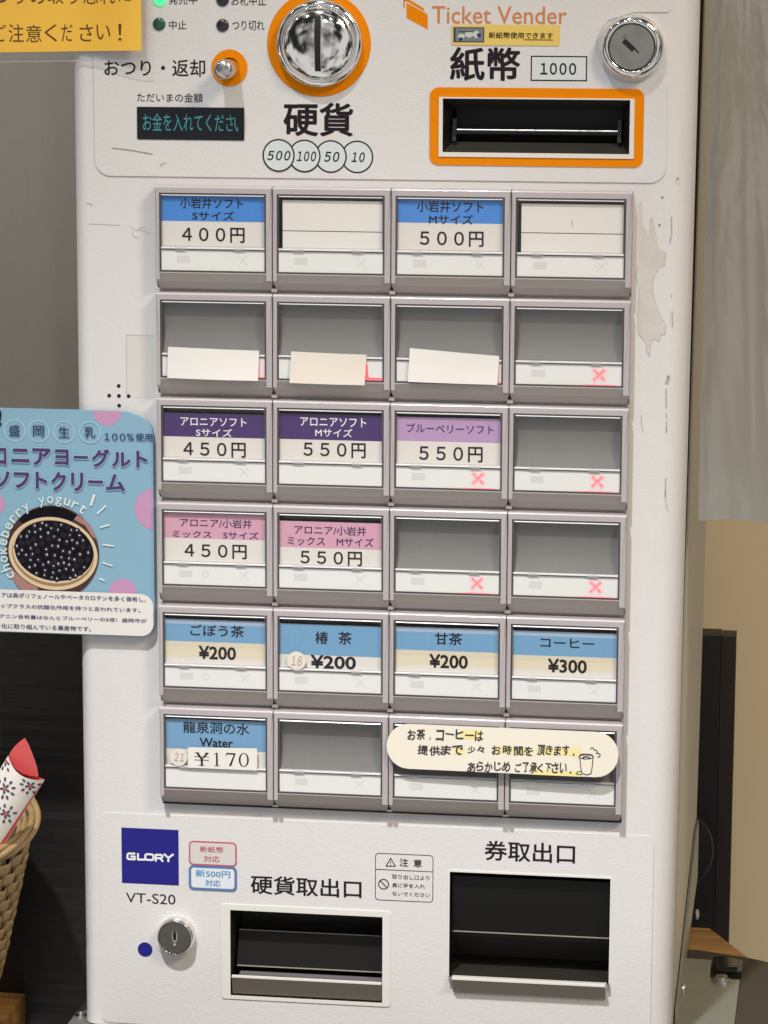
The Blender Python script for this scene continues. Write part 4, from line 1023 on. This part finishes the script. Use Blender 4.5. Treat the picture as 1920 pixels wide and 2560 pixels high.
bxs = [(-75, 45, 240, 412), (65, 217, 238, 418), (238, 394, 248, 418), (425, 548, 238, 412), (588, 702, 240, 410), (770, 908, 240, 410), (945, 1090, 245, 392), (1172, 1208, 235, 402)]
for c_, (a, b, t0, t1) in zip(ch, bxs):
    g = BOX('q6', a, t0, b, t1, dS); mb.textbox(c_, *g, 0, brown_ink, .002, fy=lambda X, Z: ylam(X, Z) - .00012)
for k, c_ in enumerate('おつりの取り忘れに'):
    x = -177 + 177 * k; w_ = {'り': 52, 'つ': 76, 'に': 66}.get(c_, 78)
    g = BOX('q6', x - w_, -132, x + w_, 40 if c_ not in 'つに' else (30 if c_ == 'つ' else 14), dS); mb.textbox(c_, *g, 0, brown_ink, .002, fy=lambda X, Z: ylam(X, Z) - .00012)
s_or = mb.build('warning_sign'); tag(s_or, 'orange laminated paper sign taped over the machine\'s upper left edge', 'sign')
mb = MB(); mg = SC('q6', 0, 518, 92, dS); mr_ = SC('q6', 1410, 400, 78, dS)
grid_sheet(mb, xl_, c2[0] + mr_, lambda x: zlo(x) - mg, zlo, ylam, laminate, 30, 3)
grid_sheet(mb, c2[0], c2[0] + mr_, zlo, lambda x: zt_, ylam, laminate, 4, 8)
mb.tube([(x, ylam(x, 0), zlo(x) - mg) for x in [xl_ + (c2[0] + mr_ - xl_) * k / 30 for k in range(31)]], .00022, clear, 6)
mb.build('laminate_border', s_or)

# blue advertising board
dB = -.0046; mb = MB()
def LX(x, y): return XZ('L', x, y, dB)
a_ = LX(1335, 1900); xr_ = a_[0]; zt1 = LX(700, 88)[1]; zb1 = LX(900, 2035)[1]; xl1 = LX(-420, 1000)[0]
R1 = SC('L', 1000, 300, 250, dB); R2 = SC('L', 1200, 1900, 120, dB)
outl = [(xl1, zb1)] + [(xr_ - R2 + R2 * math.cos(-math.pi / 2 + k * math.pi / 24), zb1 + R2 + R2 * math.sin(-math.pi / 2 + k * math.pi / 24)) for k in range(13)]
outl += [(xr_ - R1 * 1.25 + R1 * 1.25 * math.cos(k * math.pi / 24), zt1 - R1 * .72 + R1 * .72 * math.sin(k * math.pi / 24)) for k in range(13)] + [(xl1, zt1)]
mb.slab(outl, dB, dB + .0022, posterb)
from mathutils.geometry import intersect_point_line
def inside(pt, poly):
    x, z = pt; c_ = False
    for (x1_, z1_), (x2_, z2_) in zip(poly, poly[1:] + poly[:1]):
        if (z1_ > z) != (z2_ > z) and x < (x2_ - x1_) * (z - z1_) / (z2_ - z1_) + x1_: c_ = not c_
    return c_
def clip(poly, box_):                                   # clip an outline to a rectangle x0 x1 z0 z1
    for ax, lim, sg in ((0, box_[0], 1), (0, box_[1], -1), (1, box_[2], 1), (1, box_[3], -1)):
        out = []
        for p, q_ in zip(poly, poly[1:] + poly[:1]):
            ip, iq = sg * (p[ax] - lim) >= 0, sg * (q_[ax] - lim) >= 0
            if ip: out.append(p)
            if ip != iq:
                t_ = (lim - p[ax]) / (q_[ax] - p[ax]); out.append((p[0] + t_ * (q_[0] - p[0]), p[1] + t_ * (q_[1] - p[1])))
        poly = out
    return poly
lay = [dB - .00005]
def up(): lay[0] -= .000035; return lay[0]
bxp = (xl1, xr_ - .0003, zb1, zt1 - .0002)
zwt = LX(700, 1640)[1]
for x, y, r_ in ((925, 92, 126), (1340, 945, 178), (-45, 898, 88), (1062, 1665, 122)):
    c_ = LX(x, y); mb.sheet(clip(circ(*c_, SC('L', x, y, r_, dB), 40), bxp), up(), posterpink)
# white text field
zw0 = LX(700, 2018)[1]; zw1 = LX(0, 1632)[1]; xw = LX(1328, 1850)[0]; Rw = SC('L', 1200, 1700, 110, dB)
wy = lay[0] - .00012
def chars(row, fr_, y0, y1, m, bold, hw):
    for c_, x, yo, k in row:
        w_ = hw * k; a, b = x - w_, x + w_
        g = BOX('L', a, y0 + yo, b, y1 + yo, dB)
        mb.textbox(c_, *g, up_t, m, bold)
for c_, x, y in (('盛', 127, 262), ('岡', 335, 268), ('生', 555, 275), ('乳', 778, 278)):
    p_ = LX(x, y); R_ = SC('L', x, y, 97, dB)
    mb.ring(circ(*p_, R_), circ(*p_, R_ - .0009), up(), posterring)
    mb.text(c_, 'L', x - 48, y - 50, x + 48, y + 50, dB, posternavy, .006, 0, .0006)
mb.text('100', 'L', 903, 284, 1085, 352, dB, posternavy, .008, 0, .0006); mb.text('%', 'L', 1098, 288, 1158, 352, dB, posternavy, .008, 0, .0006); mb.text('使用', 'L', 1172, 284, 1318, 358, dB, posternavy, .008, 0, .0006)
mb.text('!', 'L', -8, 88, 16, 222, dB, ink, .02, 0, .0006)
T1 = [('ア', -165, 410, 565, 78), ('ロ', 8, 410, 560, 52), ('ニ', 178, 415, 540, 80), ('ア', 362, 412, 565, 82), ('ヨ', 536, 422, 565, 62), ('ー', 700, 478, 508, 62), ('グ', 872, 418, 582, 78), ('ル', 1050, 446, 578, 82), ('ト', 1228, 436, 584, 50)]
T2 = [('ソ', 18, 612, 758, 70), ('フ', 190, 620, 762, 70), ('ト', 360, 616, 768, 52), ('ク', 510, 616, 785, 66), ('リ', 670, 622, 790, 55), ('ー', 828, 690, 722, 65), ('ム', 1000, 636, 790, 84)]
for row in (T1, T2):
    for c_, x, y0, y1, hw in row:
        mb.text(c_, 'L', x - hw - 8, y0 - 8, x + hw + 8, y1 + 8, dB, posterring, .075, 0, .0006)
        mb.text(c_, 'L', x - hw, y0, x + hw, y1, dB, postertext, .040, 0, .0007)
# arc of chalk letters
ac = (455, 1285)
for k, c_ in enumerate('chokeberry yogurt'):
    if c_ == ' ': continue
    a = math.radians(-122 + 9.95 * k); R_ = 425
    x, y = ac[0] + R_ * math.sin(a), ac[1] - R_ * math.cos(a)
    hh = {'h': 48, 'k': 48, 'b': 48, 't': 40, 'y': 42, 'g': 42}.get(c_, 33); dy = {'h': 14, 'k': 14, 'b': 14, 't': 8, 'y': -12, 'g': -12}.get(c_, 0)
    x += dy * math.sin(a); y -= dy * math.cos(a)
    g = BOX('L', x - 27, y - hh, x + 27, y + hh, dB); mb.textbox(c_, *g, dB - .0006, posterchalk, .008, 0, 1, -a)
for p_ in (((815, 820), (788, 905)), ((915, 912), (842, 980)), ((945, 1076), (868, 1098)), ((893, 1248), (980, 1258)), ((890, 1403), (970, 1430)), ((862, 1540), (905, 1560))):
    mb.line([LX(*q_) for q_ in p_], .0014 if p_[0][0] == 815 else .0009, dB - .0006, posterchalk)
# round picture of a basket of berries
pc = LX(455, 1315); RP = SC('L', 455, 1290, 402, dB); cut = (pc[0] - 1, pc[0] + 1, zw1 - .0006, pc[1] + 1)
y0_ = dB - .00055
mb.sheet(clip(circ(*pc, RP, 72), cut), y0_, brownp)
mb.sheet(clip([LX(x, y) for x, y in ((165, 1035), (210, 985), (290, 945), (380, 922), (470, 918), (560, 935), (668, 992), (640, 1035), (560, 1060), (400, 1050), (250, 1075), (190, 1060))], cut), y0_ - .00005, berry)
mb.sheet(clip([LX(x, y) for x, y in ((640, 1030), (672, 992), (740, 1040), (800, 1120), (838, 1200), (800, 1180), (740, 1085))], cut), y0_ - .00005, skin)
mb.sheet(clip([LX(x, y) for x, y in ((95, 1440), (150, 1500), (230, 1570), (330, 1620), (330, 1670), (220, 1670), (140, 1590), (95, 1500))], cut), y0_ - .00005, skin)
el = circ(*LX(460, 1325), SC('L', 455, 1300, 385, dB), 64, SC('L', 455, 1300, 312, dB))
ca, sa = math.cos(-.10), math.sin(-.10); ce = LX(460, 1325)
def rt(pts): return [(ce[0] + (x - ce[0]) * ca - (z - ce[1]) * sa, ce[1] + (x - ce[0]) * sa + (z - ce[1]) * ca) for x, z in pts]
mb.sheet(clip(rt(el), cut), y0_ - .0001, wick)
mb.ring(clip(rt(circ(*ce, SC('L', 455, 1300, 356, dB), 64, SC('L', 455, 1300, 280, dB))), cut), rt(circ(ce[0], ce[1] + .001, SC('L', 455, 1300, 350, dB), 64, SC('L', 455, 1300, 270, dB))), y0_ - .00013, wick2)
ei = (SC('L', 455, 1300, 342, dB), SC('L', 455, 1300, 258, dB))
mb.sheet(rt(circ(ce[0] + .0004, ce[1] + .0016, ei[0], 64, ei[1])), y0_ - .00016, berry)
rnd = random.Random(3); spots = []
for _ in range(9000):
    a, r_ = rnd.uniform(0, 6.283), math.sqrt(rnd.random()) * .95
    p_ = (ce[0] + .0004 + ei[0] * r_ * math.cos(a), ce[1] + .0016 + ei[1] * r_ * math.sin(a))
    if all((p_[0] - q_[0]) ** 2 + (p_[1] - q_[1]) ** 2 > .0030 ** 2 for q_ in spots): spots.append(p_)
for p_ in rt(spots):
    mb.disc(*p_, .0015, y0_ - .00019 - rnd.random() * .00001, berry3, 14)
    if rnd.random() < .85: mb.sheet(circ(p_[0] + rnd.uniform(-.0004, .0004), p_[1] + rnd.uniform(0, .0006), rnd.uniform(.00035, .0006), 8, rnd.uniform(.00045, .0008)), y0_ - .00022, berry2)
# white field and its small print
wf = [(xl1, zw0), (xw - Rw, zw0)] + [(xw - Rw + Rw * math.cos(-math.pi / 2 + k * math.pi / 16), zw0 + Rw + Rw * math.sin(-math.pi / 2 + k * math.pi / 16)) for k in range(9)]
wf += [(xw - Rw + Rw * math.cos(k * math.pi / 16), zw1 - Rw + Rw * math.sin(k * math.pi / 16)) for k in range(9)] + [(xl1, zw1)]
mb.sheet(wf, y0_ - .0003, posterwhite)
for s_, x0, y0, x1, y1 in (('ロニアは高ポリフェノールやベータカロテンを多く保有し、', -85, 1655, 1265, 1742), ('トップクラスの抗酸化作用を持つと言われています。', -35, 1752, 1215, 1832),
                           ('シアニン含有量はなんとブルーベリーの5倍！盛岡市が', -55, 1842, 1272, 1922), ('ド化に取り組んでいる農産物です。', -25, 1925, 792, 1995)):
    mb.text(s_, 'L', x0, y0, x1, y1, dB, posternavy2, .008, 0, .0011)
tag(mb.build('advert_board'), 'light blue board with a round picture of black berries, fixed over the machine\'s left edge', 'advert sign')

# handwritten note over the bottom right buttons
def ynote(x, z):
    return -.0100 - .0022 * max(0, (x + .0)) / .124 - .0030 * max(0.0, min(1.0, (nz1 - z) / (nz1 - nz0)))
dN = -.0115
nb = BOX('I', 12, 636, 1012, 868, dN); nz0, nz1 = nb[2], nb[3]
Rn = (nz1 - nz0) * .49
mb = MB(); n_ = 40; vs = []; fs = []; rows = 8
for i in range(n_ + 1):
    x = nb[0] + (nb[1] - nb[0]) * (.5 - .5 * math.cos(math.pi * i / n_))
    h_ = Rn if nb[0] + Rn < x < nb[1] - Rn else math.sqrt(max(0, Rn * Rn - (Rn - min(x - nb[0], nb[1] - x)) ** 2))
    zm = (nz0 + nz1) / 2
    for j in range(rows + 1):
        z = zm - h_ + 2 * h_ * j / rows; vs.append((x, ynote(x, z), z))
for i in range(n_):
    for j in range(rows): fs.append((i * (rows + 1) + j, (i + 1) * (rows + 1) + j, (i + 1) * (rows + 1) + j + 1, i * (rows + 1) + j + 1))
mb.add(vs, fs, notem, True); mb.add([(x, y + .0003, z) for x, y, z in vs], [tuple(reversed(f)) for f in fs], notem, True)
rnd = random.Random(11)
for x0, y0, x1, y1 in ((330, 665, 425, 705), (480, 735, 640, 770), (660, 735, 850, 775), (300, 745, 350, 770), (640, 830, 850, 860)):
    a, b, c_, d_ = BOX('I', x0, y0, x1, y1, dN); mb.add([(p, ynote(p, q_) - .00010, q_) for p, q_ in ((a, c_), (b, c_), (b, d_), (a, d_))], [(0, 1, 2, 3)], hilite)
def hand(s_, x0, y0, x1, y1, drop=0):
    n_ = len(s_); w_ = (x1 - x0) / n_
    for k, c_ in enumerate(s_):
        if c_ in ' 　': continue
        f_ = .42 if c_ in '。、，．.' else rnd.uniform(.86, 1.04)
        xc = x0 + (k + .5) * w_ + rnd.uniform(-.06, .06) * w_; yc = (y0 + y1) / 2 + rnd.uniform(-3, 3) + drop * k / n_; hh = (y1 - y0) / 2 * f_
        if c_ in '、，．.': g = BOX('I', xc - 5, yc + (y1 - y0) * .28, xc + 3, yc + (y1 - y0) * .5, dN); cc = '/' if c_ in '，、' else '.'
        else: g = BOX('I', xc - w_ * .46 * f_, yc - hh * (.16 if c_ == 'ー' else 1), xc + w_ * .46 * f_, yc + hh * (.16 if c_ == 'ー' else 1), dN); cc = c_
        mb.textbox(cc, *g, 0, penm, .022, rnd.uniform(-.06, .12), 1, rnd.uniform(-.10, .10), lambda X, Z: ynote(X, Z) - .00022)
hand('お茶，コーヒーは', 98, 660, 432, 708, 4)
hand('提供まで', 145, 730, 345, 772, 2); hand('少々', 360, 732, 440, 766); hand('お時間を', 462, 728, 650, 772, 2); hand('頂きます.', 664, 728, 838, 772, 2)
hand('あらかじめ', 362, 798, 548, 842, 0); hand('ご了承く下さい.', 566, 800, 824, 845, 0)
def nl(pts, w_=.0004): mb.line([XZ('I', x, y, dN) for x, y in pts], w_, lambda X, Z: ynote(X, Z) - .00022, penm)
nl([(845, 775), (850, 800), (853, 830), (858, 846), (880, 852), (897, 846), (901, 820), (905, 778)])
nl([(875 + 31 * math.cos(2 * math.pi * k / 24), 776 + 9 * math.sin(2 * math.pi * k / 24)) for k in range(25)])
nl([(845, 775), (848, 768), (858, 765), (892, 766), (903, 770), (905, 778)]); nl([(860, 780), (870, 776), (882, 776), (890, 781)], .0006)
nl([(853, 838), (838, 840), (832, 847), (842, 851), (858, 850)])
nl([(893, 745), (898, 738), (906, 740), (908, 748)]); nl([(908, 748), (918, 748), (924, 755), (918, 762)]); nl([(918, 762), (930, 762), (936, 770), (930, 778), (924, 776)])
tag(mb.build('handwritten_note'), 'cream rounded handwritten note with a cup drawing stuck over the bottom right buttons', 'note')

# ================================================================== BASKET AND GIFT BOX (left)
bc = P('M', -620, 760, -.025)                           # middle of the rim
RB = (P('M', 285, 760, -.025).x - bc.x); HB = bc.z - ZS
Bk = thing('wicker_basket', 'tan wicker basket standing on the wooden shelf left of the machine', 'basket', (bc.x, -.025, ZS))
tilt = Matrix.Rotation(math.radians(9), 3, 'X')
def bp(r_, th, h_):
    v = tilt @ Vector((r_ * math.cos(th), r_ * math.sin(th), h_ - HB)); return Vector((bc.x, -.025, bc.z)) + v
def rad(h_):
    t_ = h_ / HB; return RB * (.40 + .50 * t_ ** .8)
mb = MB(); rows = 14; ns = 58
rnd = random.Random(5)
for k in range(rows):
    h_ = HB * (k + .5) / rows; nn = ns * 5; pts = []
    for s_ in range(nn):
        th = 2 * math.pi * s_ / nn
        pts.append(bp(rad(h_) + .0012 * math.sin(th * ns / 2 + (math.pi if k % 2 else 0)), th, h_ + .0006 * math.sin(3 * th + k)))
    vs = []; fs = []; hh = HB / rows * .60
    prof = ((.0009, -hh * .8), (.0016, -hh * .35), (.0016, hh * .35), (.0009, hh * .8), (-.0007, hh * .7), (-.0007, -hh * .7))
    for s_ in range(nn):
        th = 2 * math.pi * s_ / nn; p = pts[s_]; ra = (tilt @ Vector((math.cos(th), math.sin(th), .45))).normalized(); ua = (tilt @ Vector((-math.cos(th) * .45, -math.sin(th) * .45, 1))).normalized() * -1
        ua = (tilt @ Vector((math.cos(th) * .35, math.sin(th) * .35, 1))).normalized()
        for a, b in prof: vs.append(p + ra * a + ua * b)
    m_ = len(prof)
    for s_ in range(nn):
        s2 = (s_ + 1) % nn
        for a in range(m_): fs.append((s_ * m_ + a, s2 * m_ + a, s2 * m_ + (a + 1) % m_, s_ * m_ + (a + 1) % m_))
    mb.add(vs, fs, wicker, True)
mb.build('woven_side', Bk)
mb = MB()
for k in range(ns):
    th = 2 * math.pi * (k + .25) / ns
    mb.tube([bp(rad(HB * q_ / 8), th, HB * q_ / 8) for q_ in range(9)], .0012, wickerd, 6)
mb.build('stakes', Bk)
mb = MB()
vs = []; fs = []; nn = 48
for h_ in (HB * .98, HB * .5, .002):
    for s_ in range(nn): vs.append(bp(rad(h_) - .0035, 2 * math.pi * s_ / nn, h_))
for r_ in range(2):
    for s_ in range(nn): fs.append((r_ * nn + s_, (r_ + 1) * nn + s_, (r_ + 1) * nn + (s_ + 1) % nn, r_ * nn + (s_ + 1) % nn))
fs.append(tuple(range(2 * nn, 3 * nn)))
mb.add(vs, fs, wickerd, True); mb.build('lining', Bk)
mb = MB()
for ph in range(4):
    pts = []
    for s_ in range(180):
        th = 2 * math.pi * s_ / 180; a = th * 3 + ph * math.pi / 2
        pts.append(bp(rad(HB) + .0022 + .0023 * math.cos(a), th, HB + .0005 + .0026 * math.sin(a)))
    mb.tube(pts, .0019, wicker, 6, True)
for ph in range(2):
    mb.tube([bp(rad(HB) - .003 - .003 * ph, 2 * math.pi * s_ / 90, HB - .002 - .0035 * ph) for s_ in range(90)], .0019, wicker, 6, True)
mb.build('rim', Bk)

# gift box leaning in the basket
dG = -.058
O_ = P('M', 192, 347, dG); w1 = (P('M', 325, 435, dG) - P('M', 60, 260, dG)); WG = w1.length / 2; e1 = w1.normalized()
e2 = Vector((e1.z, 0, -e1.x)); e2 = -e2 if e2.z < 0 else e2
def gp(t_, s_, lift=0.0):                               # t across -1..1, s along the box downwards from its end
    bul = .0050 * (1 - t_ * t_); return O_ + e1 * (t_ * WG) - e2 * s_ + Vector((0, -bul - lift + s_ * .10, 0))
cc_ = SC('M', 192, 347, 46, dG); LG = .075
Gb = thing('gift_box', 'white pillow-shaped gift box with navy petal print and red ends, standing in the basket', 'gift box', tuple(O_ - e2 * LG))
mb = MB(); nt_, ns_ = 20, 16; vs = []; fs = []
def endc(t_): return cc_ * (1 - t_ * t_)
for j in range(ns_ + 1):
    for i in range(nt_ + 1):
        t_ = -1 + 2 * i / nt_; s_ = endc(t_) + (LG - endc(t_)) * j / ns_; vs.append(gp(t_, s_))
for j in range(ns_):
    for i in range(nt_): fs.append((j * (nt_ + 1) + i, (j + 1) * (nt_ + 1) + i, (j + 1) * (nt_ + 1) + i + 1, j * (nt_ + 1) + i + 1))
mb.add(vs, fs, boxwhite, True)
vb = [(v[0], 2 * (O_.y + (O_ - Vector(v)).dot(e2) * .10) - v[1] + .0004, v[2]) for v in vs]; mb.add(vb, [tuple(reversed(f)) for f in fs], boxred, True)
# red edge stripe
vs = []; 
for j in range(25):
    s_ = .004 + (LG - .004) * j / 24; w_ = .03 + .16 * min(1, j / 18)
    vs += [gp(1 - w_ - .02, s_, .00015), gp(.985, s_, .00015)]
mb.add(vs, [(2 * j, 2 * j + 2, 2 * j + 3, 2 * j + 1) for j in range(24)], boxred, True)
# petals
def petal(t_, s_, ang, L_, w_, m_=boxnavy):
    pts = []
    for k in range(10):
        a = 2 * math.pi * k / 10; dx, dy = L_ * math.cos(a), w_ * math.sin(a)
        pts.append(gp(t_ + (dx * math.cos(ang) - dy * math.sin(ang)) / WG, s_ + dx * math.sin(ang) + dy * math.cos(ang), .00022))
    mb.add(pts, [tuple(range(10))], m_)
rnd = random.Random(9)
def flower(t0, s0, mk=1.0):
    for ringr, cnt in ((.0019, 5), (.0049, 9)):
        for k in range(cnt):
            a = 2 * math.pi * k / cnt + rnd.uniform(-.1, .1); t_, s_ = t0 + mk * ringr * math.cos(a) / WG, s0 + mk * ringr * math.sin(a)
            if s_ < endc(t_) + .0012 or abs(t_) > .94 or (t_ > .72 and s_ > .012): continue
            petal(t_, s_, a, .00125 * mk, .00072 * mk)
for t0, s0, k_ in ((-.30, .0150, 1.0), (.62, .0062, .9), (-.95, .0030, .9), (.34, .0270, .95), (-.80, .0245, .95), (-.16, .0375, .95), (.36, .0500, .95), (-.72, .0480, .95), (-.1, .0610, .95)):
    flower(t0, s0, k_); petal(t0, s0, .4, .0009, .0009, boxred)
mb.build('sleeve', Gb)
mb = MB()
fo = [(60, 260), (82, 222), (110, 188), (145, 156), (180, 130), (205, 175), (228, 235), (250, 300), (264, 350), (272, 400), (272, 418), (210, 412), (150, 392), (100, 356), (74, 312)]
def yfl(x, z): return O_.y + .0012 - (Vector((x, 0, z)) - Vector((O_.x, 0, O_.z))).dot(e2) * .12
fo = [XZ('M', x, y, dG) for x, y in fo]
mb.sheet(fo, yfl, boxred); mb.sheet(fo, lambda x, z: yfl(x, z) + .0006, boxred); mb.wall(fo, yfl, lambda x, z: yfl(x, z) + .0006, boxred)
mb.build('end_flap', Gb, 'red end flap')
